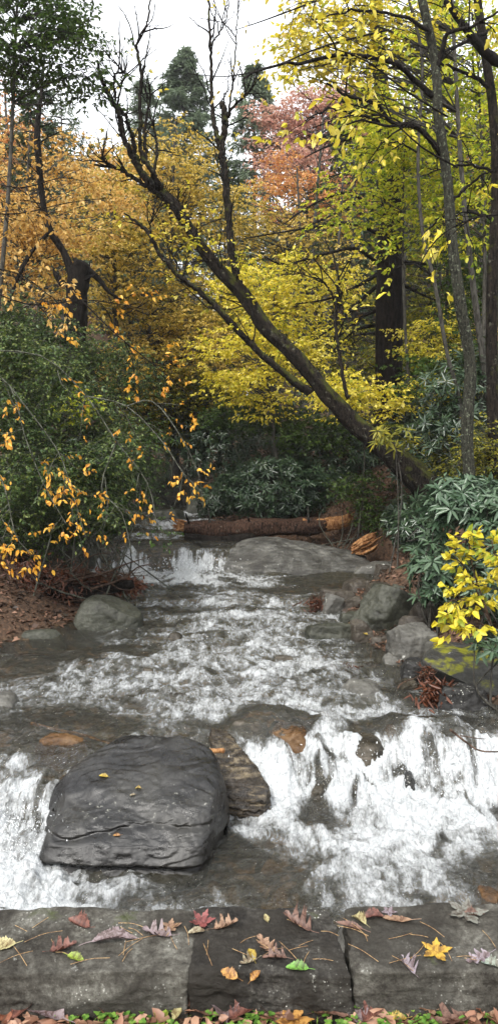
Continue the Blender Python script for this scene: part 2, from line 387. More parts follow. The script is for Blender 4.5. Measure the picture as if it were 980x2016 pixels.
M['ground'] = m
wetv = sm(1 - np.maximum(np.maximum(X - right_edge(Y), left_edge(Y) - X), 0) / .25) * (Y > 2.6) * (Y < 24)
g = put('ground', np.stack([X, Y, Z], -1).reshape(-1, 3), grid_q(*X.shape), m, attrs={'wet': ('POINT', wetv.ravel())}, smooth=True)
tag(g, None, None, kind='structure')

# water surface
FOAM = [  # X, Y, rx, ry, strength  (places where the creek froths)
    (.75, 5.15, .62, .42, 1.25), (1.35, 5.05, .5, .38, 1.2), (1.9, 4.95, .5, .4, 1.1), (.25, 5.2, .3, .25, .85), (.62, 4.62, .5, .3, .75), (.8, 4.3, .35, .28, .6), (.75, 4.0, .4, .2, .4),
    (0.0, 4.75, .18, .2, .6), (-.12, 4.15, .1, .3, .45), (-.3, 3.85, .3, .12, .35), (1.3, 4.62, .35, .12, .4),
    (-1.45, 4.3, .28, .45, 1.3), (-1.25, 4.0, .25, .2, .8), (-.85, 3.85, .35, .1, .35), (-1.5, 3.85, .4, .3, 1.), (-1.0, 4.12, .4, .1, .5),
    (-1.3, 5.15, .2, .1, .45), (-1.65, 5.0, .3, .12, .7), (-.95, 5.5, .3, .1, .5),
    (-1.1, 11.2, .8, .35, 1.1), (-.6, 10.75, .9, .3, .75), (-1.9, 11.35, .8, .2, .6), (.9, 11.15, .5, .05, .55), (.2, 11.05, .5, .06, .5),
    (-1.5, 12.6, .6, .5, .55), (-1.4, 14.1, .7, .35, .8), (-1.75, 13.2, .5, .25, .6), (-1.5, 15.4, .6, .4, .7),
    (-.3, 9.45, 1.0, .14, .7), (.2, 8.9, .8, .25, .5), (-.5, 8.4, .8, .3, .3), (.45, 8.3, .5, .5, .42), (.1, 7.6, 1.0, .4, .3), (-.5, 7.1, 1.1, .3, .3),
    (.6, 7.3, .5, .6, .35), (-.2, 6.5, 1., .3, .25), (.3, 5.85, .5, .2, .3), (-.3, 9.9, 1., .25, .35), (-.6, 6.65, 1.4, .45, .3), (.6, 6.2, .8, .35, .36), (-1.5, 6.4, .8, .4, .26), (.4, 6.0, .9, .16, .42), (1.2, 5.95, .5, .15, .4), (-.6, 5.95, .3, .12, .3)]
CALM = [(1.6, 11.0, 1.1, .75, 1.), (-2.2, 8.0, .8, 1.1, .9), (-2.3, 7.0, .8, .6, .6), (1.35, 7.6, .5, .6, .8), (1.5, 4.3, .42, .3, .85), (.15, 4.35, .26, .35, .8), (-1.3, 5.75, .6, .25, .6), (.2, 3.8, .4, .2, .3), (1.5, 6.6, .4, .5, .5)]
HOLES = [(.62, 5.28, .1, .16, .8), (1.0, 5.22, .16, .1, .7), (1.5, 5.45, .12, .1, .5), (.42, 4.85, .12, .12, .5), (1.5, 4.7, .3, .08, .4), (.33, 5.72, .2, .14, .9), (.03, 5.78, .2, .14, .9), (.9, 5.56, .14, .12, .8), (1.13, 5.66, .12, .1, .8), (.5, 5.18, .07, .12, 1.1), (.86, 5.12, .11, .06, 1.), (1.1, 5.2, .07, .05, 1.), (-1.2, 5.1, .3, .22, .6), (-1.5, 5.45, .5, .15, .5), (-1.0, 4.9, .12, .2, .4), (1.6, 5.75, .2, .1, .5), (-.08, 4.45, .1, .25, .7), (-2.0, 11.9, .3, .15, .7), (-1.15, 11.85, .3, .15, .6), (-1.75, 11.85, .8, .22, .7), (-1.6, 12.3, .7, .12, .5), (-1.5, 13.7, .6, .12, .5)]
wx = axis([(-3.6, -2.2, .03), (-2.2, 2.4, .0115), (2.4, 3.4, .03)])
wy = [2.5]
while wy[-1] < 20: wy.append(wy[-1] + (.011 if wy[-1] < 6 else .0018 * wy[-1] + .0005))
wy = np.array(wy)
X, Y = np.meshgrid(wx, wy)
Z0 = water_z(X, Y)
dzdy = np.gradient(Z0, wy, axis=0); slope = np.clip(np.abs(dzdy), 0, 1.5)
foam = np.zeros_like(X); calm = np.zeros_like(X)
for a in FOAM: foam = np.maximum(foam, 0) + a[4] * blob(X, Y, *a[:4]) * (1 - .5 * np.clip(foam, 0, 1))
for a in CALM: calm = np.maximum(calm, a[4] * blob(X, Y, *a[:4]))
foam += sm((slope - .25) / .6) * .75 * (1 - .5 * calm)
mod = fbm(X * 2.6 + 1.5 * fbm(X * 2, Y * 2, 8.8, 3), Y * 2.2 + 1.5 * fbm(X * 2, Y * 2, 1.8, 3), 4.1, 4)
foam *= np.clip(.85 + 2.3 * mod, .08, 1.5)
steep = sm((slope - .25) / .4)
foam *= 1 - .75 * steep * sm(fbm(X * 7 + fbm(X * 3, Y * 3, 2, 2), Y * 1.6, 9.2, 3) * 3.5 - .25)
rap = np.exp(-((Y - 8.2) / 2.6) ** 2) * .2 * (X > -3)
mod2 = fbm(X * 1.7 + mod, Y * 3.1 - mod, 14.1, 4)
foam += rap * np.clip(1 + 3.2 * mod2, 0, 2.2)
foam *= np.where((Y > 5.9) & (Y < 10.4), .68, 1.)
foam = foam * (1 - .9 * calm)
for a in HOLES: foam -= a[4] * blob(X, Y, *a[:4])
foam = np.clip(foam, 0, 2)
amp = .4 + .75 * np.clip(foam * 1.2, 0, 1); amp *= (1 - .75 * calm)
wob = fbm(X * 1.1, Y * .7, 5, 3) * .5
big = fbm(X * 2.1, Y * 2.9 + wob, .3, 3)
med = fbm(X * 7 + wob * 2, Y * 8, 2.2, 4, ridge=True)
fin = fbm(X * 26 + 3 * med, Y * 20 + med * 2, 7.7, 3)
Z = Z0 + big * .075 * (.35 + amp) + (med - .3) * .045 * amp + fin * .014 * (.35 + amp)
# chop and tumbling crests under the fall
tum = blob(X, Y, .9, 5.1, 1.1, .35) + blob(X, Y, -1.4, 4.1, .5, .5) + .5 * blob(X, Y, -1.1, 11.2, 1.2, .3)
Z += tum * (np.abs(fbm(X * 5, Y * 5, 12.1, 4)) * .16 + fbm(X * 14, Y * 14, 2.1, 3) * .03)
# long threads running down the steep faces
th = fbm(X * 16, Y * 2.2, 1.1, 4)
Z += sm((slope - .2) / .5) * (th * .05 + .035 * fbm(X * 4, Y * 1.2, 3.1, 3))
# stones pushing the sheet up from below: rounded bulges
HUMPS = [(.32, 5.78, .22, .2, .1), (.62, 5.72, .16, .18, .07), (.02, 5.85, .18, .16, .08), (1.15, 5.6, .2, .22, .1), (.95, 5.3, .16, .14, .12), (.55, 5.25, .14, .12, .1), (1.55, 5.55, .22, .2, .1), (1.3, 6.25, .25, .2, .05),
         (-1.5, 5.55, .35, .16, .06), (-.6, 6.3, .3, .18, .05), (-1.9, 4.85, .2, .14, .08), (-1.45, 11.95, .6, .3, .12), (-.55, 6.9, .2, .12, .05), (-.6, 7.7, .2, .12, .05), (.05, 9.5, .6, .1, .04), (-1.2, 7.1, .25, .1, .05), (.2, 6.3, .25, .15, .06)]
HUMPS += [(.5, 5.35, .1, .14, .12), (.75, 5.4, .09, .12, .1), (1.3, 5.4, .12, .14, .13), (1.75, 5.35, .14, .14, .12), (.25, 5.4, .1, .12, .08), (-1.7, 4.6, .14, .12, .12), (-1.35, 4.75, .12, .12, .1), (-2.0, 11.75, .25, .2, .14), (-1.0, 11.75, .25, .18, .14)]
for a in HUMPS: Z += a[4] * blob(X, Y, *a[:4])
fo = np.clip(foam + .12 * med * (foam > .1), 0, 1.6)
# lacy streaks stretched along the flow
lace = fbm(X * 9 + 2 * wob, Y * 3.5 + X, 4.4, 4, ridge=True)
fo = fo + (lace - .35) * .5 * np.clip(foam * 2, 0, 1)
fo = np.clip(fo, 0, 1.5)
m, t, out = nodes('creek_water')
P = coords(t, kind='Position')
fa = N(t, 'Attribute', attribute_name='foam').outputs['Fac']
st = coords(t, (1.0, .5, .5), 'Position')
f0 = noise(t, coords(t, (1.2, .7, .7), 'Position'), 5.5, 3, .6, 1.6)
f1 = noise(t, st, 42, 6, .72, 1.2); f2 = noise(t, coords(t, (1.5, .5, .5), 'Position'), 17, 5, .68, 1.4); f3 = noise(t, P, 110, 3, .6)
rdg = math_(t, 'SUBTRACT', 1., math_(t, 'MULTIPLY', math_(t, 'ABSOLUTE', math_(t, 'SUBTRACT', noise(t, coords(t, (1., .6, .6), 'Position'), 11, 4, .6, 2.), .5)), 5.))
nn_ = math_(t, 'ADD', math_(t, 'MULTIPLY', math_(t, 'SUBTRACT', f0, .5), 1.3), math_(t, 'MULTIPLY', math_(t, 'SUBTRACT', f1, .5), .6))
nn_ = math_(t, 'ADD', nn_, math_(t, 'MULTIPLY', math_(t, 'SUBTRACT', f2, .5), 1.1))
sl0 = N(t, 'Attribute', attribute_name='steep').outputs['Fac']; fs0 = noise(t, coords(t, (1., .12, .12), 'Position'), 26, 4, .7, .5)
nn_ = math_(t, 'ADD', nn_, math_(t, 'MULTIPLY', sl0, math_(t, 'MULTIPLY', math_(t, 'SUBTRACT', fs0, .53), 2.4)))
nn_ = math_(t, 'ADD', nn_, math_(t, 'MULTIPLY', math_(t, 'SUBTRACT', rdg, .55), .28))
fsum = math_(t, 'ADD', fa, math_(t, 'MULTIPLY', nn_, math_(t, 'MULTIPLY', fa, 3., True)))
fm = ramp(t, math_(t, 'MULTIPLY', fsum, .7), [(.16, 0.), (.34, .25), (.56, .62), (.8, .95)])
sl_ = N(t, 'Attribute', attribute_name='steep').outputs['Fac']
fs = noise(t, coords(t, (1., .1, .1), 'Position'), 55, 4, .65, .6); fbf = mixc(t, sl_, f1, fs)
b1 = bump(t, fbf, .6, .03, bump(t, noise(t, coords(t, (1, .8, .8), 'Position'), 13, 4, .6, 1.), .8, .06))
b2 = bump(t, f3, .5, .012, b1)
fres = N(t, 'Fresnel'); fres.inputs['IOR'].default_value = 1.45; t.links.new(b2, fres.inputs['Normal'])
tr = N(t, 'BsdfTransparent'); tr.inputs[0].default_value = (.74, .68, .52, 1)
body = N(t, 'BsdfPrincipled'); body.inputs['Base Color'].default_value = (.14, .14, .115, 1); body.inputs['Roughness'].default_value = .1; t.links.new(b2, body.inputs['Normal'])  # greyed body colour paints in some of the sky's reflection
mb = N(t, 'MixShader'); t.links.new(math_(t, 'ADD', .16, math_(t, 'MULTIPLY', fa, .35), True), mb.inputs[0]); t.links.new(tr.outputs[0], mb.inputs[1]); t.links.new(body.outputs[0], mb.inputs[2])
gl = N(t, 'BsdfGlossy'); gl.inputs['Roughness'].default_value = .07; t.links.new(b2, gl.inputs['Normal'])
m1 = N(t, 'MixShader'); t.links.new(fres.outputs[0], m1.inputs[0]); t.links.new(mb.outputs[0], m1.inputs[1]); t.links.new(gl.outputs[0], m1.inputs[2])
df = N(t, 'BsdfPrincipled'); df.inputs['Roughness'].default_value = .45
t.links.new(ramp(t, f1, [(.3, (.3, .32, .33)), (.6, (.6, .62, .63))]), df.inputs['Base Color']); t.links.new(b2, df.inputs['Normal'])
m2 = N(t, 'MixShader'); t.links.new(fm, m2.inputs[0]); t.links.new(m1.outputs[0], m2.inputs[1]); t.links.new(df.outputs[0], m2.inputs[2]); t.links.new(m2.outputs[0], out.inputs[0])
M['water'] = m
ny, nx = X.shape; Q = grid_q(ny, nx)
inside = ((X > left_edge(Y) - .35) & (X < right_edge(Y) + .35)).ravel()
Q = Q[inside[Q].any(1)]
g = put('water', np.stack([X, Y, Z], -1).reshape(-1, 3), Q, m, attrs={'foam': ('POINT', fo.ravel()), 'steep': ('POINT', steep.ravel())}, smooth=True)
tag(g, None, None, kind='structure')
# spray: small blobs of water thrown up where the falls break
rs = np.random.RandomState(11)
G = Geo()
for (cx, cy, rx, ry, zb, hh, n) in [(.85, 5.25, .75, .16, -.93, .3, 900), (-1.42, 4.4, .25, .2, -.95, .28, 450), (-1.0, 11.4, .8, .15, -.3, .2, 260), (1.5, 5.2, .5, .15, -.9, .25, 400)]:
    p = np.c_[rs.normal(cx, rx * .5, n), rs.normal(cy, ry * .6, n), zb + hh * rs.rand(n) ** 1.6]
    r = rs.uniform(.0012, .0042, n) * (1 if cy < 8 else 1.6)
    d = unit(rs.normal(size=(n, 3)) * .5 + np.array([0, -.3, .6])) * r[:, None] * rs.uniform(1, 3, n)[:, None]
    V, Q = prisms(p - d, p + d, r, r * .3); G.add(V, Q)
m, t, out = nodes('white_spray'); principled(t, out, (.85, .87, .88), .3)
tag(G.put('spray', m), 'white droplets thrown up where the falls break into foam', 'spray', kind='stuff')

# ------------------------------------------------------------------ rocks
def cube_quads(n):
    """unit cube surface grid, vertices welded"""
    l = np.linspace(-1, 1, n + 1); a, b = np.meshgrid(l, l); one = np.ones_like(a)
    faces = [(a, b, one), (b, a, -one), (one, a, b), (-one, b, a), (b, one, a), (a, -one, b)]
    V = np.vstack([np.stack(f, -1).reshape(-1, 3) for f in faces]); q = grid_q(n + 1, n + 1)
    Q = np.vstack([q + i * (n + 1) ** 2 for i in range(6)])
    key = np.round(V * 1e4).astype(np.int64); _, idx, inv = np.unique(key, axis=0, return_index=True, return_inverse=True)
    return V[idx], inv.reshape(-1)[Q]
def hexrock(corners, n=24, k=5., amp=.03, freq=3., seed=0, strata=0., chips=5, cm=.93):
    """corners: top FL FR BR BL, bottom FL FR BR BL (front is nearer the viewer)"""
    p, Q = cube_quads(n)
    q = p / (np.sum(np.abs(p) ** k, 1) ** (1 / k))[:, None]
    u, v, s = [(q[:, i:i + 1] * .5 + .5) for i in range(3)]
    c = np.asarray(corners, float)
    top = (c[0] * (1 - u) + c[1] * u) * (1 - v) + (c[3] * (1 - u) + c[2] * u) * v
    bot = (c[4] * (1 - u) + c[5] * u) * (1 - v) + (c[7] * (1 - u) + c[6] * u) * v
    V = bot * (1 - s) + top * s
    cen = V.mean(0); size = np.ptp(V, axis=0).mean()
    rs = np.random.RandomState(seed)
    for _ in range(chips):
        nrm = unit(rs.normal(size=3) * [1, 1, .8]); h = (V - cen) @ nrm
        d = h.max() * rs.uniform(.7, cm); over = np.maximum(h - d, 0)
        V = V - nrm * (over * .85)[:, None]
    D = unit(V - cen); f = freq / size * 1.2; o = seed * 3.7
    dsp = fbm(V[:, 0] * f + o, V[:, 1] * f, V[:, 2] * f, 5) + .35 * (fbm(V[:, 0] * f * 2.1, V[:, 1] * f * 2.1 + o, V[:, 2] * f * 2.1, 4, ridge=True) - .4)
    V = V + D * (dsp * amp * size * 1.6)[:, None]
    if strata:
        sa = fbm(V[:, 2] * 9 / size * 1.5 + fbm(V[:, 0] * f, V[:, 1] * f, o) * 1.5, o, V[:, 0] * .6, 4)
        V = V + D * [1, 1, .15] * (np.round(sa * 5) / 5 * strata * size)[:, None]
    return V, Q
def rock(label, px, py, Yd, w, h, dep, mat, seed, rot=0., cat='rock', name='rock', n=22, k=4.5, tilt=0., amp=.035, strata=0., group=None, sink=.25, z=None, chips=5, water=False, chipmax=.93):
    """a stone whose waterline centre is seen at (px, py)"""
    b = at(px, py, Yd)
    rs = np.random.RandomState(seed)
    c = np.array([(-1, -1, 1), (1, -1, 1), (1, 1, 1), (-1, 1, 1), (-1, -1, -1), (1, -1, -1), (1, 1, -1), (-1, 1, -1)], float)
    c = c * (1 + rs.uniform(-.25, .15, (8, 3))); c[:4, :2] *= .78
    c = c * [w / 2, dep / 2, (h + sink) / 2]; c[:, 2] += (h - sink) / 2
    V, Q = hexrock(c, n, k, amp, 3., seed, strata, chips, chipmax)
    ca, sa = cos(rot), sin(rot); ct, s_t = cos(tilt), sin(tilt)
    x, y, zz = V.T; x, zz = x * ct - zz * s_t, x * s_t + zz * ct
    V = np.stack([x * ca - y * sa, x * sa + y * ca, zz], 1)
    if water: z = float(water_z(b[0], b[1])) - .01; k = 3.
    if z is not None: b = np.array([b[0], b[1], z])
    o = put(name, V + b, Q, mat, loc=b, smooth=True)
    return tag(o, label, cat, group)
C8 = lambda *a: np.array(a)
# the big dark boulder
tf = [at(84, 1618, 4.36), at(414, 1612, 4.34), at(418, 1462, 5.0), at(258, 1430, 5.2)]
bf = [at(70, 1712, 4.32), at(398, 1728, 4.3), at(470, 1560, 5.2), at(70, 1560, 5.2)]
bf = [b * [1, 1, 0] + [0, 0, -1.12] for b in bf]; bf[0][1] -= .2; bf[1][1] -= .22
V, Q = hexrock(tf + bf, 96, 9., .012, 3., 4, 0, 0)
x, y, zz = V.T
fx = (x + .75) / 1.2
V[:, 0] += .07 * blob(y, zz, 4.72, -.75, .22, .3) * (x > -.5) - .15 * blob(y, 0 * y, 4.86, 0, .24, 1) * sm((-.4 - x) / .45)
V[:, 2] += .05 * blob(x, y, -.5, 5.15, .28, .35) + .03 * fbm(x * 3, y * 3, 2, 4) * (zz > -.8)
led = sm((4.72 - y) / .12) * (zz > -.85)                                # the step down to the front ledge
V[:, 2] -= .035 * sm((4.56 + .1 * np.sin(x * 4) - y) / .1) * sm((zz + .86) / .1)
V[:, 1] += .08 * sm((-.94 - zz) / .05) * (y < 4.7)                      # undercut at the waterline
V += .006 * fbm(x * 9, y * 9, zz * 9, 4)[:, None] * unit(V - V.mean(0)) + .006 * fbm(x * 25, y * 25, zz * 40, 3)[:, None] * [0, 0, 1]
tq = fbm(x * 1.5 + .5 * y, y * 2.2 + .05 * zz, 6.6, 2) * 6; V[:, 2] += (.007 * (np.floor(tq) + sm((tq - np.floor(tq) - .85) / .15)) - .007 * tq) * (zz > -.85) + .035 * fbm(x * 2.1, y * 2.6, 5.5, 3)
tq = fbm(x * 1.4, zz * 5, 3.6, 2) * 6; V[:, 1] += (.008 * (np.floor(tq) + sm((tq - np.floor(tq) - .75) / .25)) - .008 * tq) * (y < 4.5)
crk = np.abs(zz + .80 + .03 * np.sin(x * 5 + 1) + .02 * fbm(x * 6, 0, 3, 2))
V[:, 1] += .025 * np.exp(-(crk / .014) ** 2) * (y < 4.65)
m, t, out = nodes('slate_dark_boulder')
P = coords(t, kind='Position'); n1 = noise(t, P, 2.6, 6, .6, .5); n2 = noise(t, P, 30, 8, .8); n3 = noise(t, P, 9, 5, .65, .6)
c = ramp(t, math_(t, 'ADD', math_(t, 'MULTIPLY', n1, .55), math_(t, 'MULTIPLY', n2, .45)), [(.42, (.004, .0036, .0033)), (.5, (.011, .0103, .0096)), (.61, (.042, .04, .037))])
sp = N(t, 'SeparateXYZ'); t.links.new(P, sp.inputs[0])
line = math_(t, 'ADD', sp.outputs[1], math_(t, 'MULTIPLY', math_(t, 'SUBTRACT', n3, .5), .25))
band = math_(t, 'MULTIPLY', ramp(t, math_(t, 'SUBTRACT', line, 4.0), [(.34, 0.), (.42, 1.), (.5, 1.), (.6, 0.)]), ramp(t, n2, [(.6, 0.), (.64, 1.)]))
c = mixc(t, math_(t, 'MULTIPLY', band, .8), c, (.5, .5, .43)); b_2 = ramp(t, n1, [(.45, 0.), (.62, .6)]); c = mixc(t, b_2, c, (.017, .016, .012))
vo = N(t, 'TexVoronoi'); vo.inputs['Scale'].default_value = 55; t.links.new(P, vo.inputs['Vector'])
c = mixc(t, math_(t, 'MULTIPLY', ramp(t, vo.outputs['Distance'], [(.08, .8), (.2, 0.)]), ramp(t, n3, [(.6, 0.), (.68, 1.)])), c, (.4, .4, .36))
tan = math_(t, 'MULTIPLY', ramp(t, math_(t, 'ADD', sp.outputs[0], math_(t, 'MULTIPLY', n3, .3)), [(.0, 0.), (.12, 1.)]), ramp(t, n3, [(.45, 0.), (.6, .7)]))
c = mixc(t, math_(t, 'MULTIPLY', tan, ramp(t, math_(t, 'SUBTRACT', sp.outputs[1], 4.0), [(.6, 0.), (.85, 1.)])), c, (.14, .085, .035))
principled(t, out, c, ramp(t, n3, [(.38, .2), (.6, .46)]), bump(t, n2, .7, .006, bump(t, n3, .4, .012)), .5)
b = np.array([-.55, 4.7, -1.0])
tag(put('boulder', V, Q, m, loc=b, smooth=True), 'largest boulder in the creek, dark slate with yellow leaves on its smooth wet top', 'boulder')
# tan and black ridge of rock between the boulder and the fall
c = [at(425, 1556, 4.95), at(545, 1566, 4.85), at(470, 1440, 5.55), at(412, 1425, 5.6)]
cb = [p * [1, 1, 0] + [(-.03), 0, -1.15] for p in c]
V, Q = hexrock(c + cb, 50, 12, .03, 4., 9, .05, 7, .9)
tag(put('rock', V, Q, M['rock_streak'], loc=c[0] * [1, 1, 0] + [0, 0, -1.0], smooth=True), 'narrow streaked wet rock slanting between the big dark boulder and the white fall', 'rock')
R_ = rock
R_('rounded orange brown rock with water sheeting over it at the lip of the fall', 575, 1432, 5.62, .46, .1, .4, M['rock_orange'], 21, water=True, amp=.05, chips=5, n=26, k=3)
R_('tan and grey rock in the lip, just left of the orange brown one', 490, 1426, 5.7, .4, .08, .34, M['rock_wet'], 22, water=True, amp=.05, chips=5, k=3)
R_('rounded grey rock under thin water at the top right of the fall', 725, 1462, 5.45, .34, .1, .5, M['rock_wet'], 23, water=True, amp=.05, chips=5, k=2.8)
R_('small ochre wet rock beside the rounded grey one at the top of the fall', 770, 1440, 5.6, .22, .07, .25, M['rock_orange'], 24, water=True, amp=.05, chips=5, k=3)
R_('dark wet rock poking through the middle of the white fall', 630, 1525, 5.16, .22, .1, .3, M['rock_wet'], 25, water=True, amp=.05, chips=5, k=3)
R_('black rock breaking the foam right of centre of the fall', 735, 1535, 5.12, .24, .08, .3, M['rock_dark'], 26, water=True, amp=.05, chips=5, k=3)
R_('small black rock at the right side of the fall', 800, 1520, 5.2, .16, .07, .2, M['rock_dark'], 27, water=True, amp=.05, chips=5, k=3)
R_('grey slab under thin water above the lip, right of the small root clump', 715, 1370, 6.4, .42, .09, .5, M['rock_grey'], 28, water=True, amp=.05, chips=5, k=3, n=26)
R_('low brown rock breaking the rapids above the big boulder', 345, 1388, 6.25, .36, .07, .2, M['rock_wet'], 29, water=True, amp=.05, chips=5, k=3)
R_('small brown stone in the rapids near midstream', 345, 1262, 8.0, .22, .07, .16, M['rock_wet'], 30, water=True, amp=.05, chips=5, k=3)
R_('low dark stone behind the small brown one in the rapids', 290, 1330, 6.95, .2, .05, .14, M['rock_wet'], 31, water=True, amp=.05, chips=5, k=3)
R_('dark stone washed over by foam right of midstream', 560, 1302, 7.3, .3, .05, .16, M['rock_wet'], 32, water=True, amp=.05, chips=5, k=3)
R_('pale wet stone at the left edge of the frame by the brown shallows', 10, 1395, 6.1, .3, .09, .35, M['rock_grey'], 33, water=True, amp=.05, chips=5, k=3)
R_('flat brown stone standing out of the shallow water on the far left', 80, 1250, 8.05, .6, .07, .22, M['rock_green'], 34, rot=.15, k=4)
R_('narrow grey stone lying in the left shallows beside the smooth round boulder', 155, 1318, 7.1, .28, .06, .1, M['rock_grey'], 35, k=3)
R_('ochre stone in the dark water left of the big boulder', 130, 1500, 5.35, .55, .06, .2, M['rock_orange'], 36, water=True, amp=.05, chips=5, k=3)
R_('ochre stone just above the waterline at the right edge of the lower pool', 965, 1700, 4.05, .2, .05, .25, M['rock_orange'], 37, k=3, z=-1.03)
R_('pale speckled rock showing at the near edge of the pool behind the wall', 715, 1792, 3.62, .42, .1, .22, M['rock_grey'], 38, k=3, z=-1.0)
R_('olive brown rock under the right side of the lower pool', 880, 1655, 4.5, .34, .05, .3, M['rock_wet'], 39, k=3, z=-1.07)
# smooth boulder on the left shore
R_('smooth rounded greenish boulder below the heap of dead leaves on the left shore', 214, 1226, 8.5, .86, .3, .5, M['rock_green'], 40, name='boulder', cat='boulder', n=48, k=3.6, amp=.03, tilt=-.12, chips=4)
R_('grey stone at the left edge of the frame under the debris heap', 8, 1228, 8.7, .35, .16, .3, M['rock_grey'], 41)
R_('small brown stone tucked under the debris heap by the smooth boulder', 130, 1226, 8.75, .2, .1, .2, M['rock_brown'], 42)
R_('low flat stone at the shore left of the smooth boulder', 75, 1222, 8.9, .3, .08, .2, M['rock_brown'], 43)
# big flat outcrop under the log
c = [at(420, 1108, 11.4), at(770, 1112, 11.5), at(700, 1066, 12.5), at(455, 1056, 12.7)]
cb = [p * [1, 1, 0] + [0, 0, -.75] for p in c]; cb[0][1] -= .25; cb[1][1] -= .3; cb[1][0] += .3
V, Q = hexrock(c + cb, 70, 3.2, .03, 4., 14, .015, 3)
V[:, 2] += .11 * blob(V[:, 0], V[:, 1], .25, 12.0, .7, .6)
V[:, 2] += .05 * fbm(V[:, 0] * 2.2, V[:, 1] * 3, 4, 4) + .09 * blob(V[:, 0], V[:, 1], .15, 12.1, .55, .5)
tag(put('outcrop', V, Q, M['rock_outcrop'], loc=(.7, 12, -.36), smooth=True), 'broad grey rounded outcrop below the fallen log beside the little fall', 'outcrop')
R_('low grey rock shelf at the right foot of the broad outcrop', 740, 1118, 11.5, .9, .1, .5, M['rock_grey'], 51, n=30)
R_('squared grey boulder upstream behind the left end of the log', 402, 1003, 15.6, .8, .3, .6, M['rock_green'], 52, n=30, k=6, name='boulder', cat='boulder')
R_('mossy dark rock shelf in the creek upstream of the little fall', 330, 1010, 15.0, .8, .08, .5, M['rock_green'], 53)
R_('dark rock at the left side of the little fall', 120, 1110, 11.6, .7, .3, .5, M['rock_brown'], 54)
R_('brown boulder on the left bank above the debris heap', 75, 1130, 10.9, .8, .4, .6, M['rock_brown'], 55)
R_('dark angular rock on the left bank just above the debris heap', 30, 1095, 10.4, .5, .3, .4, M['rock_brown'], 81, n=26, k=10, z=-.1)
R_('mossy dark rock under the left end of the little fall', 165, 1090, 11.7, .45, .3, .4, M['rock_green'], 82, n=26, k=6)
R_('dark block on the left bank beneath the hanging orange leaves', 95, 1075, 11.2, .5, .35, .4, M['rock_green'], 83, n=26, k=10, z=.05)
# right shore, a jumble of slabs (px, py = foot)
RS = [('flat grey brown slab farthest along the right shore', 715, 1158, 10.2, .55, .1, .35, 'rock_brown', .45, -.18),
 ('dark stone on the bank beyond the flat slab', 760, 1132, 11.0, .35, .12, .25, 'rock_brown', 0, 0),
 ('brown stone at the top of the shore beside leaf litter', 792, 1150, 10.4, .4, .16, .3, 'rock_brown', .3, 0),
 ('brown block in the middle of the right shore', 745, 1172, 9.6, .4, .14, .3, 'rock_brown', .2, -.1),
 ('small pale tilted stone at the water by the twig clump', 655, 1196, 9.1, .3, .12, .2, 'rock_grey', .5, -.3),
 ('brown rounded stone behind the small pale tilted one', 690, 1202, 9.2, .28, .14, .2, 'rock_brown', .1, 0),
 ('flat ledge stone jutting into the water from the right shore', 700, 1224, 8.7, .42, .09, .25, 'rock_green', 0, -.05),
 ('large greenish slab leaning on the right shore', 765, 1238, 8.4, .72, .36, .4, 'rock_green', .55, -.35),
 ('long low dark stone lying in the water below the right shore', 650, 1252, 8.05, .5, .11, .22, 'rock_green', .1, -.05),
 ('pointed brown stone carrying one yellow leaf', 712, 1266, 7.9, .22, .2, .18, 'rock_brown', .2, .15),
 ('small tan stone at the waterline right of the pointed brown one', 742, 1272, 7.8, .2, .09, .14, 'rock_brown', 0, 0),
 ('grey boulder with layered side between the leaning slab and the mossy rock', 802, 1290, 7.3, .42, .24, .4, 'rock_grey', .35, -.15),
 ('little grey stone at the foot of the layered grey boulder', 770, 1306, 7.15, .18, .07, .14, 'rock_grey', 0, 0),
 ('brown stone in leaf litter beneath the rhododendron leaves', 850, 1240, 8.1, .5, .25, .4, 'rock_brown', .2, 0),
 ('olive stone in the water beside the dark red leaf clump', 795, 1368, 6.5, .3, .1, .24, 'rock_wet', .3, 0),
 ('dark shadowed stone under the mossy rock', 905, 1400, 6.1, .45, .16, .3, 'rock_dark', 0, 0),
 ('brown stone at the back of the shore below the rotten stump', 700, 1120, 11.9, .4, .12, .3, 'rock_brown', 0, 0),
 ('thin flat slab at the water edge below the squared brown block', 668, 1176, 9.5, .5, .07, .3, 'rock_brown', .3, -.1),
 ('wedge shaped slab half buried in leaf litter above the leaning slab', 800, 1192, 9.2, .45, .16, .35, 'rock_green', .6, -.25),
 ('small flat slab between the ledge stone and the leaning slab', 728, 1214, 8.9, .28, .08, .2, 'rock_brown', -.3, -.15),
 ('slab tilted against the right side of the leaning slab', 812, 1252, 7.9, .35, .18, .25, 'rock_brown', .8, -.4),
 ('tiny brown stone before the ledge stone', 672, 1238, 8.3, .16, .06, .12, 'rock_brown', 0, 0),
 ('long thin slab at the top of the shore under the dark leaves', 770, 1142, 10.6, .5, .07, .25, 'rock_brown', .5, -.1),
 ('stone lying in shallow brown water beside the layered grey boulder', 735, 1308, 7.1, .22, .05, .18, 'rock_wet', .4, 0),
 ('narrow stone wedged under the mossy boulder at its left end', 812, 1322, 6.7, .22, .1, .18, 'rock_dark', .2, 0)]
for i, (lb, px, py, Yd, w_, h_, d_, mm, ro, ti) in enumerate(RS):
    R_(lb, px, py, Yd, w_ * 1.25, h_ * 1.3, d_ * 1.15, M[mm], 60 + i, rot=ro, tilt=ti, n=30, k=14, amp=.045, strata=.035, chips=9, chipmax=.86)
c = [at(815, 1290, 6.55), at(1010, 1385, 5.9), at(1010, 1262, 7.1), at(860, 1255, 7.4)]
cb = [p * [1, 1, 0] + [0, 0, -.75] for p in c]; cb[0][0] += .15; cb[1][0] += .25; cb[0][1] += .3; cb[1][1] += .35
V, Q = hexrock(c + cb, 60, 5, .025, 3., 17, .01, 3)
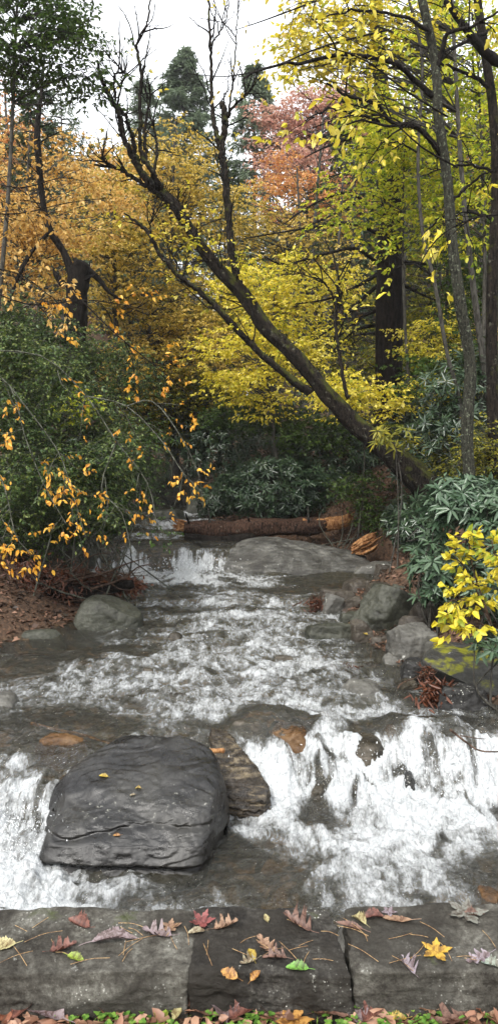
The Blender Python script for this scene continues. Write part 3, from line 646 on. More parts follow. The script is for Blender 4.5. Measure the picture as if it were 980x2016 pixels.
tag(put('boulder', V, Q, M['rock_moss'], loc=(1.9, 6.5, -.66), smooth=True), 'grey boulder with yellow green moss patches on the right bank below the yellow shrub', 'boulder')

# ------------------------------------------------------------------ the stone wall in front
wall = thing('stone_wall', 'low wall of rough grey capstones strewn with fallen leaves in the foreground', 'wall', (0, 1.98, 0))
def cap(x0, x1, zt, mat, seed, yf=(1.865, 1.865), yb=(2.1, 2.1), zb=-.02, n=90, slant=(0, 0)):
    c = [(x0, yf[0], zt[0]), (x1 + slant[0], yf[1], zt[1]), (x1 + slant[1], yb[1], zt[2]), (x0, yb[0], zt[3])]
    d = [(x0, yf[0] - .012, zb), (x1 + slant[0], yf[1] - .012, zb), (x1 + slant[1], yb[1] + .01, zb), (x0, yb[0] + .01, zb)]
    V, Q = hexrock(c + d, n, 36., .0, 3., seed, 0, 0)
    x, y, z = V.T; nn_ = V - [(x0 + x1) / 2, 2.0, .05]; nn_ = unit(nn_ * [.3, 1, 1])
    V = V + nn_ * (.022 * fbm(x * 5 + seed, y * 8, z * 8, 5) - .035 * sm(fbm(x * 7, y * 7 + seed, z * 7, 3) * 3 - .6) * sm((np.abs(y - 1.98) - .08) / .04) * sm(z * 14) + .006 * fbm(x * 30, y * 30, z * 30 + seed, 4) + .01 * fbm(x * 3, y * 14, z * 14, 3, ridge=True))[:, None]
    put('capstone', V, Q, mat, wall, smooth=True)
cap(-1.5, -.163, (.115, .125, .15, .14), M['wall_a'], 3, slant=(0, .0), yf=(1.86, 1.87))
cap(-.158, .272, (.118, .115, .145, .15), M['wall_b'], 5, slant=(0, -.035), yf=(1.875, 1.862))
cap(.284, 1.6, (.12, .125, .155, .15), M['wall_a'], 8, slant=(0, 0), yf=(1.87, 1.885), yb=(2.1, 2.16))
V, Q = hexrock([(-1.6, 1.9, -.01), (1.7, 1.9, -.01), (1.7, 2.14, -.01), (-1.6, 2.12, -.01), (-1.6, 1.88, -1.5), (1.7, 1.88, -1.5), (1.7, 2.3, -1.5), (-1.6, 2.3, -1.5)], 60, 16, .004, 8, 2, 0, 0)
put('wall_body', V, Q, M['wall_b'], wall, smooth=True)

# ------------------------------------------------------------------ growing things
def ramify(paths, rs, n, length, spread=1., up=.15, r0=.012, droop=0., pts=5, tmin=.25, wig=.18):
    """random side branches off the given (points, radii) paths"""
    res = []
    for P, R in paths:
        P = np.asarray(P); m = len(P)
        for _ in range(n):
            f = rs.uniform(tmin, .98) * (m - 1); i = min(int(f), m - 2); p = P[i] + (P[i + 1] - P[i]) * (f - i)
            T = unit(P[i + 1] - P[i]); d = rs.normal(size=3); d -= T * d.dot(T); d = unit(d)
            d = unit(T * rs.uniform(.35, 1.) + d * spread + np.array([0, 0, up]))
            L = length * rs.uniform(.5, 1.25) * (1.15 - .6 * f / (m - 1))
            q = [p]
            for k in range(pts - 1):
                d = unit(d + rs.normal(size=3) * wig + np.array([0, 0, -droop])); q.append(q[-1] + d * L / (pts - 1))
            rb = min(r0, .75 * float(np.interp(f, np.arange(m), R)))
            res.append((np.array(q), np.linspace(rb, rb * .3, pts)))
    return res
def tubes(G, paths, k=5, rough=0., mul=1):
    for i, (P, R) in enumerate(paths):
        V, Q = tube(smooth_path(P, (len(P) - 1) * mul + 1) if mul > 1 else P, np.interp(np.linspace(0, 1, (len(P) - 1) * mul + 1), np.linspace(0, 1, len(R)), R) if mul > 1 else R, k, rough, i)
        G.add(V, Q)
def spray_leaves(P, R, rs, per, size, asp=.55, hang=.2, fine=False, tilt=.35, dens_t=(.15, 1.0), plane=1.):
    """leaves standing alternately along twigs. P: n x 2 x 3 segments"""
    n = len(P); a = np.repeat(P[:, 0], per, 0); b = np.repeat(P[:, 1], per, 0)
    t_ = rs.uniform(*dens_t, n * per)[:, None]; p = a + (b - a) * t_
    d = unit(b - a); up = np.array([0, 0, 1.]) + rs.normal(size=p.shape) * tilt
    sd = unit(np.cross(d, up)) * np.where(rs.rand(n * per) < .5, -1, 1)[:, None]
    ax = unit(d * .55 + sd * rs.uniform(.4, 1.1, n * per)[:, None] + rs.normal(size=p.shape) * .22 + np.array([0, 0, -hang]))
    nm = unit(up * plane + rs.normal(size=p.shape) * tilt)
    L = size * rs.uniform(.65, 1.25, n * per)
    return leaf_geo(p, ax, nm, L, L * asp, rs.rand(n * per), fine)
def clumps(P, rs, n_tw, tw_len, flat=.25, drop=.1):
    """short twigs radiating from each clump centre"""
    n = len(P); c = np.repeat(P, n_tw, 0)
    az = rs.rand(n * n_tw) * 2 * pi
    d = np.stack([np.cos(az), np.sin(az), rs.normal(size=n * n_tw) * flat - drop], 1)
    L = (tw_len * rs.uniform(.45, 1.2, n * n_tw))[:, None]
    s = c + d * L * .1 + rs.normal(size=c.shape) * tw_len * .22 * [1, 1, .6]
    return np.stack([s, s + d * L], 1)
def in_ellipsoids(E, n, rs, shell=.55):
    vol = np.array([e[3] * e[4] * e[5] for e in E]) ** .8; idx = rs.choice(len(E), n, p=vol / vol.sum())
    E = np.array(E)[idx]; d = unit(rs.normal(size=(n, 3))); r = rs.rand(n) ** (1 / 3.) * (1 - shell) + shell * (.6 + .4 * rs.rand(n))
    r *= 1 + .3 * fbm(d[:, 0] * 2 + E[:, 0], d[:, 1] * 2, d[:, 2] * 2, 3)
    return E[:, :3] + d * r[:, None] * E[:, 3:6]
def broad_tree(name, label, cat, trunk, tr, E, ncl, mat, bark, seed, ntw=6, twl=.5, per=7, leaf=.085, asp=.58, group=None,
               flat=.13, fine=False, twigs=False, part='crown', limb=.022, hang=.2, flare=1.25, ksides=8, extra=None, nolimb=.35):
    rs = np.random.RandomState(seed)
    T = smooth_path(trunk, 24); R = np.linspace(tr, tr * .22, 24); R[0] *= flare; R[1] *= (1 + flare) / 2.2
    th = thing(name, label, cat, T[0], group)
    V, Q = tube(T, R, ksides, .22, seed); G = Geo(); G.add(V, Q)
    cl = in_ellipsoids(E, ncl, rs)
    for p in cl:
        if rs.rand() < nolimb: continue
        hd = np.linalg.norm(T[:, :2] - p[:2], axis=1); j = int(np.argmin(np.abs(T[:, 2] - (p[2] - .35 * hd)))); j = min(max(j, 3), 22)
        a = T[j]; mid = (a + p) / 2 + rs.normal(size=3) * .08 * np.linalg.norm(p - a) + [0, 0, .06 * np.linalg.norm(p - a)]
        q = smooth_path([a, mid, p], 6); r = min(limb, R[j] * .5); Vt, Qt = tube(q, np.linspace(r, r * .25, 6), 4); G.add(Vt, Qt)
    S2 = clumps(cl, rs, ntw, twl, flat)
    if twigs: G.add(*prisms(S2[:, 0], S2[:, 1], .004, .0015))
    G.put('trunk', bark, th, smooth=True)
    Gl = Geo(); V, Q, a = spray_leaves(S2, None, rs, per, leaf, asp, hang, fine); Gl.add(V, Q, a)
    Gl.put(part, mat, th)
    if extra: extra(th, rs, T)
    return th
def hz_(px, Yd, py): return float(at(px, py, Yd)[2] - g0(px, Yd)[2])
def conifer(name, label, base, h, tr, seed, mat, bark, L0=2.2, nb=60, lo=.2, leaf=.16, asp=.22, drop=.12, per=5, ntw=9, lean=(0, 0), group=None, gap=.0):
    rs = np.random.RandomState(seed)
    T = smooth_path([base, np.array(base) + [lean[0] * .4, lean[1] * .4, h * .5], np.array(base) + [lean[0], lean[1], h]], 20); R = np.linspace(tr, .01, 20)
    th = thing(name, label, 'tree', base, group); G = Geo(); G.add(*tube(T, R, 8, .2, seed))
    segs = []
    for i in range(nb):
        f = lo + (1 - lo) * (i + rs.rand()) / nb
        if rs.rand() < gap: continue
        p = np.array([np.interp(f, np.linspace(0, 1, 20), T[:, k]) for k in range(3)])
        L = L0 * (1 - (f - lo) / (1 - lo)) ** .8 * rs.uniform(.6, 1.15) + .12; az = rs.rand() * 2 * pi
        d = np.array([cos(az), sin(az), .12]); q = [p, p + d * L * .5, p + d * L + [0, 0, -drop * L]]
        q = smooth_path(q, 6); G.add(*tube(q, np.linspace(min(.03, tr * .25), .003, 6), 4))
        for k in range(ntw):
            u = rs.uniform(.12, 1.); s = np.array([np.interp(u, np.linspace(0, 1, 6), q[:, c]) for c in range(3)])
            sd = rs.choice([-1, 1]); a2 = az + sd * rs.uniform(.5, 1.1); l = (.16 + .32 * L * (1.05 - u)) * rs.uniform(.6, 1.2)
            segs.append([s, s + [cos(a2) * l, sin(a2) * l, rs.normal() * .06 - drop * l * .8]])
    G.put('trunk', bark, th, smooth=True)
    Gl = Geo(); V, Q, a = spray_leaves(np.array(segs), None, rs, per, leaf, asp, .12, tilt=.3); Gl.add(V, Q, a)
    Gl.put('foliage', mat, th); return th
def rhodo(label, c, r, nwh, seed, mat=None, leaf=.13, name='rhododendron', group=None, cat='shrub', per=8, ground=None, shell=.35, stems=8):
    rs = np.random.RandomState(seed); c = np.array(c, float); r = np.array(r, float)
    zb = float(H(c[0], c[1])) if ground is None else ground
    th = thing(name, label, cat, (c[0], c[1], zb), group)
    d = unit(rs.normal(size=(nwh, 3))); rr = rs.uniform(shell, 1, nwh) ** .5 * (1 + .35 * fbm(d[:, 0] * 2.2 + seed, d[:, 1] * 2.2, d[:, 2] * 2.2, 3))
    P = c + d * rr[:, None] * r
    out = unit(d * .6 + rs.normal(size=P.shape) * .35 + [0, -.15, .75])
    a1 = unit(np.cross(out, np.array([.3, .9, .1]))); a2 = np.cross(out, a1)
    az = rs.rand(nwh)[:, None] * 6.28 + np.arange(per)[None] * 2 * pi / per + rs.normal(size=(nwh, per)) * .2
    ax = a1[:, None] * np.cos(az)[..., None] + a2[:, None] * np.sin(az)[..., None] + out[:, None] * rs.uniform(-.25, .55, (nwh, per, 1))
    nm = out[:, None] - ax * .2 + rs.normal(size=ax.shape) * .12
    L = leaf * rs.uniform(.65, 1.15, (nwh, per)) * rs.uniform(.8, 1.1, (nwh, 1))
    tone = np.clip(np.repeat(rs.rand(nwh), per) * .6 + rs.rand(nwh * per) * .4, 0, 1)
    Gl = Geo(); V, Q, a = leaf_geo(np.repeat(P, per, 0) + ax.reshape(-1, 3) * .012, ax.reshape(-1, 3), nm.reshape(-1, 3), L.ravel(), L.ravel() * .28, tone, True, fold=.12, droop=.22); Gl.add(V, Q, a)
    G = Geo()
    for i in range(stems):
        p = P[rs.randint(nwh)]; b0 = np.array([c[0] + rs.normal() * r[0] * .2, c[1] + rs.normal() * r[1] * .2, zb - .05])
        q = smooth_path([b0, (b0 + p) / 2 + rs.normal(size=3) * .12, p], 8); G.add(*tube(q, np.linspace(.013, .004, 8), 5))
    j = rs.permutation(nwh)[:nwh // 2]; G.add(*prisms(P[j] - out[j] * .14, P[j], .004, .003))
    G.put('stem', M['bark_grey'], th, smooth=True); Gl.put('foliage', mat or M['lf_rhodo'], th)
    return th
def g0(px, Yd):                                       # a root point on the ground
    x = (px - 490) / F * Yd; return np.array([x, Yd, float(H(x, Yd)) - .05])

# ---- the leaning tree over the creek
Yb = 10.4
def path(pts): return np.array([at(*p) for p in pts])
lean = thing('leaning_tree', 'dark mossy tree leaning far left over the creek with nearly bare forked limbs', 'tree', at(855, 985, 10.5))
main = path([(872, 1000, 10.6), (835, 955, 10.5), (770, 895, 10.5), (700, 835, 10.5), (640, 770, 10.45), (585, 705, 10.4), (520, 640, 10.4), (478, 580, 10.35), (430, 530, 10.3), (385, 470, 10.3), (345, 405, 10.2), (318, 378, 10.2)])
mr = [.27, .2, .15, .122, .108, .1, .094, .088, .08, .072, .066, .05]
limbs = [
 (path([(318, 378, 10.2), (285, 350, 10.2), (262, 310, 10.15), (240, 262, 10.1), (238, 235, 10.1), (222, 200, 10), (205, 170, 10), (192, 120, 10)]), [.06, .055, .05, .045, .04, .035, .03, .02]),
 (path([(345, 405, 10.2), (320, 375, 10.3), (280, 340, 10.3), (262, 280, 10.4), (248, 230, 10.4), (225, 205, 10.4), (210, 175, 10.4)]), [.055, .05, .045, .04, .03, .03, .02]),
 (path([(318, 375, 10.2), (300, 340, 10.0), (278, 300, 10.0), (276, 230, 9.9), (278, 140, 9.9), (270, 90, 9.9), (290, 40, 9.8), (300, -20, 9.8)]), [.05, .045, .035, .03, .025, .02, .015, .01]),
 (path([(290, 325, 10.0), (285, 260, 10.1), (296, 190, 10.1), (290, 160, 10.1)]), [.03, .025, .015, .008]),
 (path([(300, 350, 10.1), (310, 290, 10.2), (298, 235, 10.3), (285, 175, 10.3)]), [.03, .022, .015, .008]),
 (path([(340, 410, 10.2), (300, 375, 10.3), (255, 345, 10.4), (228, 330, 10.5), (185, 325, 10.5)]), [.04, .035, .03, .025, .015]),
 (path([(228, 330, 10.5), (205, 318, 10.5), (200, 295, 10.5)]), [.02, .015, .008]),
 (path([(228, 210, 10.1), (226, 150, 10.1), (240, 140, 10.1), (210, 105, 10)]), [.025, .02, .012, .008]),
 (path([(232, 208, 10.1), (242, 145, 10.1), (240, 142, 10.1)]), [.02, .012, .006]),
 # upright dark stem with the broken top
 (path([(470, 560, 10.35), (457, 500, 10.3), (450, 430, 10.3), (442, 340, 10.3), (436, 290, 10.3), (444, 240, 10.3), (438, 200, 10.3)]), [.075, .065, .06, .06, .06, .06, .045]),
 (path([(436, 290, 10.3), (424, 255, 10.3), (418, 200, 10.35), (415, 120, 10.35), (412, 50, 10.3), (412, -20, 10.3)]), [.045, .04, .03, .025, .02, .015]),
 (path([(415, 90, 10.3), (440, 50, 10.3), (452, -10, 10.3)]), [.015, .01, .006]),
 (path([(446, 235, 10.3), (462, 205, 10.2), (490, 180, 10.2), (510, 150, 10.2)]), [.03, .02, .015, .008]),
 (path([(448, 228, 10.3), (460, 150, 10.3), (466, 60, 10.3), (470, -20, 10.3)]), [.02, .015, .01, .008]),
 # long lower limb
 (path([(610, 775, 10.4), (560, 735, 10.3), (505, 690, 10.2), (450, 630, 10.1), (400, 580, 10.1), (350, 540, 10.0), (315, 500, 10), (285, 450, 10), (245, 420, 10)]), [.075, .065, .055, .05, .045, .04, .035, .03, .012]),
 (path([(300, 475, 10), (296, 440, 10), (305, 415, 10)]), [.02, .012, .006]),
 (path([(685, 785, 10.3), (668, 700, 10.3), (660, 620, 10.3), (665, 540, 10.2), (640, 470, 10.2)]), [.035, .03, .025, .02, .01]),
 (path([(662, 600, 10.3), (640, 560, 10.2), (600, 540, 10.2), (560, 530, 10.1)]), [.02, .015, .01, .006]),
]
G = Geo(); P = smooth_path(main, 170); G.add(*tube(P, np.interp(np.linspace(0, 11, 170), np.arange(12), mr), 26, .55, 3, True)); 
lt = G.put('trunk', M['bark_lean'], lean, smooth=True)
rs = np.random.RandomState(5)
for k, (p, r) in enumerate(limbs):
    G = Geo(); r = [q_ * .82 for q_ in r]; q = smooth_path(p, len(p) * 9); n_ = len(q)
    q[1:-1] += rs.normal(size=(n_ - 2, 3)) * .008
    G.add(*tube(q, np.interp(np.linspace(0, len(r) - 1, n_), np.arange(len(r)), r), 9, .5, k, True)); G.put('limb', M['bark_lean'], lt, smooth=True)
t1 = ramify([(p, np.array(r)) for p, r in limbs], rs, 8, .7, .7, .35, .012, 0, 6)
t1 += ramify([(main[5:], np.array(mr[5:]))], rs, 34, .7, .9, .1, .01, .02, 6)
t2 = ramify(t1, rs, 3, .32, .8, .2, .005, 0, 4); G = Geo(); tubes(G, t1, 4); tubes(G, t2, 3)
G.put('twigs', M['bark_dark'], lean)
t1b = [t for t in t2 if t[0][0][2] < 4.6 or rs.rand() < .07]
seg = np.array([[t[0][0], t[0][-1]] for t in t1b]); Gl = Geo(); Gl.add(*spray_leaves(seg, None, rs, 5, .07, .6, .3)); Gl.put('foliage', M['lf_yellow'], lean)

# ---- big dark hemlock trunk with dead side branches
hem = thing('hemlock_tree', 'thick dark furrowed trunk behind the leaning tree with bare dead branches', 'tree', g0(765, 14))
P = smooth_path(path([(762, 860, 14), (764, 740, 14), (766, 600, 14), (768, 480, 14), (766, 330, 14), (752, 200, 14), (742, 60, 14), (738, -60, 14)]), 40)
G = Geo(); G.add(*tube(P, np.interp(np.linspace(0, 1, 40), [0, .15, .6, .7, 1], [.3, .255, .23, .14, .11]), 18, .12, 9)); ht = G.put('trunk', M['bark_red'], hem, smooth=True)
db = [[(745, 520), (700, 490), (640, 500), (560, 520), (520, 505)], [(745, 560), (700, 600), (660, 640), (600, 680)], [(745, 610), (710, 625), (670, 660), (640, 680)], [(745, 640), (700, 650), (655, 690)],
      [(742, 540), (690, 570), (640, 590), (570, 600)], [(745, 460), (690, 440), (600, 450), (480, 470)], [(748, 430), (690, 380), (620, 400), (560, 440)], [(790, 515), (840, 520), (880, 530)], [(790, 560), (830, 580), (880, 600)],
      [(748, 280), (700, 270), (640, 290), (600, 310)], [(760, 380), (720, 390), (640, 430), (570, 460)], [(750, 330), (790, 290), (800, 230), (760, 180)], [(748, 250), (720, 215), (725, 150), (700, 120)], [(748, 300), (710, 330), (640, 350)], [(745, 655), (715, 658), (690, 663)], [(760, 410), (800, 330), (860, 290)]]
paths = [(path([(x, y, 14 - .25 * i + .1 * k) for i, (x, y) in enumerate(b_)]), np.linspace(.04 if k not in (11, 12) else .07, .01, len(b_))) for k, b_ in enumerate(db)]
for k, (p, r) in enumerate(paths):
    G = Geo(); q = smooth_path(p, 16); G.add(*tube(q, np.interp(np.linspace(0, 1, 16), np.linspace(0, 1, len(r)), r), 6, .3, k)); G.put('dead_branch', M['bark_dark'], ht, smooth=True)
rs = np.random.RandomState(6); t1 = ramify(paths, rs, 7, .7, .9, 0, .009, .03, 5); t2 = ramify(t1, rs, 3, .3, .9, 0, .004, .03, 4)
G = Geo(); tubes(G, t1, 4); tubes(G, t2, 3); G.put('twigs', M['bark_dark'], hem)

# ---- slim lichened trunks on the right
def slim(label, pts, r0, r1, br, seed, leafmat, leaf, nleaf=7, bark='bark_lichen', extra_len=.8, n1=4, n2=4):
    p = path(pts); th = thing('slim_tree', label, 'tree', p[0]); rs = np.random.RandomState(seed)
    q = smooth_path(p, 40); G = Geo(); G.add(*tube(q, np.linspace(r0, r1, 40), 12, .3, seed)); tk = G.put('trunk', M[bark], th, smooth=True)
    bp = [(path(b), np.linspace(r, r * .3, len(b))) for b, r in br]
    for k, (b, r) in enumerate(bp):
        G = Geo(); q = smooth_path(b, 18); q[1:] += rs.normal(size=(17, 3)) * .008
        G.add(*tube(q, np.interp(np.linspace(0, 1, 18), np.linspace(0, 1, len(r)), r), 7, .3, k)); G.put('limb', M['bark_dark'], tk, smooth=True)
    t1 = ramify(bp, rs, n1, extra_len, .8, .05, .01, .03, 6, .2); t2 = ramify(t1, rs, n2, .35, .8, 0, .004, .05, 4)
    G = Geo(); tubes(G, t1, 4); tubes(G, t2, 3); G.put('twigs', M['bark_dark'], th)
    seg = np.array([[t[0][0], t[0][-1]] for t in t2]); Gl = Geo(); Gl.add(*spray_leaves(seg, None, rs, nleaf, leaf, .6, .35, True)); Gl.put('foliage', M[leafmat], th)
    return th
slim('slim grey lichened trunk on the right bank with a curved limb of yellow leaves', [(925, 990, 8.3), (918, 850, 8.3), (925, 720, 8.3), (905, 600, 8.2), (890, 480, 8.2), (880, 360, 8.2), (862, 230, 8.1), (855, 120, 8.1), (830, 0, 8.0), (815, -80, 8)], .07, .04,
     [([(870, 310, 8.2), (850, 275, 8.1), (815, 250, 8), (770, 240, 7.9), (740, 205, 7.8), (690, 190, 7.7), (640, 165, 7.6)], .035),
      ([(850, 190, 8.1), (800, 140, 8), (740, 115, 7.8), (660, 110, 7.6), (600, 125, 7.5), (540, 130, 7.4), (480, 150, 7.3)], .03),
      ([(858, 140, 8.1), (880, 70, 8), (930, 50, 7.9), (990, 20, 7.8)], .03), ([(745, 240, 7.9), (700, 225, 7.8), (650, 215, 7.7), (600, 240, 7.6)], .018),
      ([(870, 310, 8.2), (820, 250, 7.8), (760, 245, 7.5), (700, 240, 7.3), (620, 280, 7.2)], .02), ([(845, 60, 8), (780, 30, 7.8), (700, 20, 7.6), (620, 40, 7.4)], .02), ([(890, 400, 8.2), (940, 350, 8.1), (990, 330, 8)], .018)], 31, 'lf_yellow', .075, 4)
slim('dark slender trunk at the right edge with green and yellow leaves around its limbs', [(975, 960, 9.5), (968, 760, 9.5), (968, 560, 9.4), (976, 400, 9.4), (972, 240, 9.3), (955, 110, 9.3), (935, -20, 9.2)], .08, .045,
     [([(970, 180, 9.3), (930, 150, 9.2), (880, 130, 9.1), (830, 110, 9)], .03), ([(975, 340, 9.4), (930, 325, 9.3), (880, 330, 9.2), (830, 345, 9)], .02), ([(972, 430, 9.4), (920, 420, 9.2), (860, 430, 9)], .018),
      ([(1010, 130, 9.3), (960, 110, 9.0), (920, 60, 8.8), (880, 10, 8.7), (850, -30, 8.6)], .07), ([(960, 60, 9.2), (900, 90, 9), (860, 110, 8.8), (846, 150, 8.7)], .025)], 32, 'lf_lime', .07, 5, bark='bark_lean')
slim('thin pale sapling trunk near the right edge beside the dark slender one', [(900, 960, 10.5), (905, 800, 10.5), (880, 700, 10.5), (855, 560, 10.4), (830, 450, 10.4), (822, 300, 10.3), (830, 120, 10.2), (800, -20, 10.1)], .03, .02,
     [([(850, 540, 10.4), (810, 520, 10.3), (760, 530, 10.1)], .015), ([(835, 460, 10.4), (880, 420, 10.2), (930, 430, 10.1)], .015), ([(822, 300, 10.3), (780, 280, 10.2), (740, 300, 10.1)], .015)], 33, 'lf_lime', .07, 6, bark='bark_grey')

# ---- snag on the left
sn = thing('broken_snag', 'dark broken snag on the left bank with one thin living stem rising from it', 'dead tree', g0(150, 12))
P = smooth_path(path([(150, 760, 12), (150, 640, 12), (152, 575, 12), (160, 530, 12), (166, 515, 12)]), 24); V, Q = tube(P, np.interp(np.linspace(0, 1, 24), [0, .5, .9, 1], [.17, .17, .15, .06]), 12, .8, 4, True); 
G = Geo(); G.add(V, Q); ss = G.put('stump', M['bark_dark'], sn, smooth=True)
rs = np.random.RandomState(8); sb = [(path([(148, 560, 12), (128, 500, 12), (100, 455, 11.9), (85, 400, 11.9), (76, 310, 11.8), (74, 255, 11.8), (80, 200, 11.8), (88, 110, 11.8)]), np.array([.08, .06, .055, .05, .05, .055, .03, .015])),
      (path([(172, 530, 12), (195, 550, 12), (215, 575, 12), (240, 590, 12)]), np.array([.06, .04, .03, .02])), (path([(125, 560, 12), (110, 540, 12), (105, 530, 12)]), np.array([.06, .04, .01])),
      (path([(75, 255, 11.8), (62, 240, 11.8), (60, 225, 11.8)]), np.array([.03, .015, .008])), (path([(100, 455, 11.9), (60, 500, 11.7), (30, 560, 11.6), (5, 640, 11.5)]), np.array([.03, .035, .03, .03])), (path([(82, 195, 11.8), (65, 180, 11.8), (60, 175, 11.8)]), np.array([.015, .01, .008]))]
for k, (p, r) in enumerate(sb):
    G = Geo(); q = smooth_path(p, 20); G.add(*tube(q, np.interp(np.linspace(0, 1, 20), np.linspace(0, 1, len(r)), r), 8, .35, k, True)); G.put('limb', M['bark_dark'], ss, smooth=True)
for k in range(9):
    G = Geo(); a_ = at(rs.uniform(138, 168), rs.uniform(540, 560), 12 + rs.normal() * .05); e_ = a_ + np.array([rs.normal() * .1 + (.1 if k % 2 else -.06), rs.normal() * .05, rs.uniform(.1, .35)])
    G.add(*tube(smooth_path([a_, (a_ + e_) / 2 + rs.normal(size=3) * .03, e_], 8), np.linspace(rs.uniform(.04, .08), .004, 8), 5, .5, k)); G.put('splinter', M['bark_dark'], ss)
t1 = ramify(sb[:1], rs, 14, .8, .9, .1, .012, .02, 6); t2 = ramify(t1, rs, 4, .3, .9, 0, .004, .02, 4); G = Geo(); tubes(G, t1, 4); tubes(G, t2, 3); G.put('twigs', M['bark_dark'], sn)

# ---- crowned trees (px, py, Y centre of crown lobes, radii in metres)
def E_(*l): return [tuple(at(a, b, y)) + (rx, ry, rz) for a, b, y, rx, ry, rz in l]
def bt(label, base, top, Yd, lobes, ncl, mat, seed, tr=.1, bark='bark_grey', **k):
    b0 = g0(base, Yd); tp = at(top[0], top[1], Yd); mid = (b0 + tp) / 2 + np.array([.15 * (-1) ** seed, 0, 0])
    return broad_tree(k.pop('name', 'broadleaf_tree'), label, 'tree', [b0, mid, tp], tr, E_(*lobes), ncl, M[mat], M[bark], seed, **k)
bt('orange leaved beech filling the left edge above the snag', 55, (60, 250), 13, [(40, 400, 13, 1.2, 1.2, 1.3), (150, 400, 13, 1.0, 1.1, 1.0), (30, 520, 12.6, .9, 1, .9), (170, 320, 13.5, .8, .9, .5)], 135, 'lf_orange', 101, tr=.06, per=8, ntw=8, leaf=.075)
bt('pale orange pink tree at the upper left edge beside the sky', 5, (10, 150), 18, [(15, 260, 18, .9, 1, 1.1), (10, 340, 18, 1, 1, .8)], 60, 'lf_salmon', 102, per=8, leaf=.085)
bt('tall golden tree in the middle distance behind the forked limbs of the leaning tree', 350, (345, 240), 17, [(340, 340, 17, 1.0, 1.2, 1.3), (300, 420, 17, 1.3, 1.2, 1.2), (390, 440, 17, 1.1, 1.2, 1.2), (260, 330, 17.5, .6, .8, .8), (390, 300, 17.5, .5, .6, .5)], 165, 'lf_gold', 103, per=9, ntw=8, leaf=.08)
bt('golden orange tree standing between the snag and the tall golden one', 215, (215, 330), 16, [(215, 430, 16, .9, 1.1, 1.1), (200, 540, 15.5, 1.1, 1.1, 1.0), (270, 520, 15.5, .9, 1, 1)], 135, 'lf_gold', 104, per=9, ntw=8, leaf=.08)
bt('olive and gold understory tree above the upper creek', 300, (300, 560), 16.5, [(300, 640, 16.5, 1.3, 1.2, .9), (400, 690, 16, 1.2, 1, .8), (250, 740, 15.5, .9, 1, .7), (380, 600, 17, 1.2, 1, .7)], 230, 'lf_gold', 105, per=9, ntw=8, leaf=.075)
bt('olive green young tree low behind the orange sprays', 395, (400, 690), 17.5, [(380, 770, 16.5, 1.1, 1, .7), (300, 800, 16, .9, .8, .6), (440, 620, 17, .9, .8, .8)], 130, 'lf_olive', 106, per=9, ntw=8, leaf=.075)
bt('bright yellow beech spreading under the leaning trunk in mid frame', 560, (540, 560), 14, [(500, 700, 14, .9, .9, .8), (560, 640, 14.2, .9, .9, .8), (520, 770, 13.6, .7, .7, .5), (450, 740, 14, .5, .6, .4), (600, 560, 14.5, 1, .9, .6), (490, 560, 14.6, .8, .8, .5)], 185, 'lf_yellow', 107, tr=.05, per=9, ntw=8, leaf=.075)
bt('yellow spray of a small tree just right of the leaning trunk', 700, (700, 700), 12.5, [(720, 790, 12, .65, .6, .32), (660, 770, 12.2, .4, .5, .3), (600, 690, 13, .4, .5, .3)], 70, 'lf_yellow', 108, per=8, leaf=.07, tr=.02)
bt('yellow spray on a thin tree right of the thick dark trunk', 860, (850, 600), 12.8, [(860, 655, 12.8, .45, .5, .28), (850, 690, 12.6, .25, .4, .2), (860, 765, 12.5, .4, .5, .2)], 55, 'lf_yellow', 109, per=8, leaf=.07, tr=.02)
bt('pinkish red maple far back against the sky', 640, (620, 200), 27, [(640, 250, 27, 2.1, 1.6, 1.3), (560, 270, 27, 1.1, 1.2, 1.0), (700, 220, 27.5, 1.1, 1.1, 1.2), (590, 330, 26, 1.4, 1.2, .8), (520, 220, 27, .5, .6, .5)], 330, 'lf_pink', 110, ntw=8, twl=.6, per=9, leaf=.11, tr=.15)
bt('salmon orange maple below the pinkish red one', 600, (610, 330), 23, [(600, 400, 23, 1.5, 1.3, 1.0), (540, 340, 23, .8, 1, .6), (680, 400, 23, 1.0, 1, .9)], 120, 'lf_salmon', 111, ntw=7, twl=.55, per=8, leaf=.1, tr=.12)
bt('thinly leaved yellow tree in front of the salmon maple', 570, (560, 400), 18, [(540, 480, 18, 1.4, 1.1, .9), (620, 470, 18, 1.1, 1, .9), (480, 420, 18, .8, .9, .8), (660, 540, 17, .9, .9, .6)], 105, 'lf_gold', 112, per=8, ntw=7, leaf=.08)
bt('yellow green tree whose leaves hang around the thick dark trunk', 822, (800, 100), 12.5, [(760, 330, 12.6, .9, .8, .9), (720, 420, 12.8, .7, .8, .6), (810, 420, 12.4, .6, .7, .7), (800, 200, 12.2, 1, .9, 1)], 115, 'lf_lime', 113, tr=.035, per=8, ntw=7, leaf=.075, fine=True)
bt('tall lime green tree filling the upper right corner', 940, (930, -60), 12, [(900, 80, 12, 1.1, 1, 1.1), (960, 260, 12, .8, 1, 1.2), (850, 280, 12.4, .8, .9, 1.0), (920, 420, 12.2, .8, .9, .8), (820, 30, 12.5, 1., 1, .8)], 190, 'lf_lime', 114, per=8, ntw=7, leaf=.075, tr=.05)
bt('yellow crowned tree overhanging the top of the frame right of the sky gap', 985, (880, -200), 10.5, [(680, 60, 10.5, .9, .8, .55), (760, 30, 10.5, .8, .8, .5), (620, 110, 10.2, .45, .5, .35), (700, 150, 10.4, .5, .6, .35), (600, 30, 10.4, .35, .5, .3)], 105, 'lf_yellow', 115, per=6, ntw=6, twl=.4, leaf=.075, twigs=True, fine=True, tr=.06)
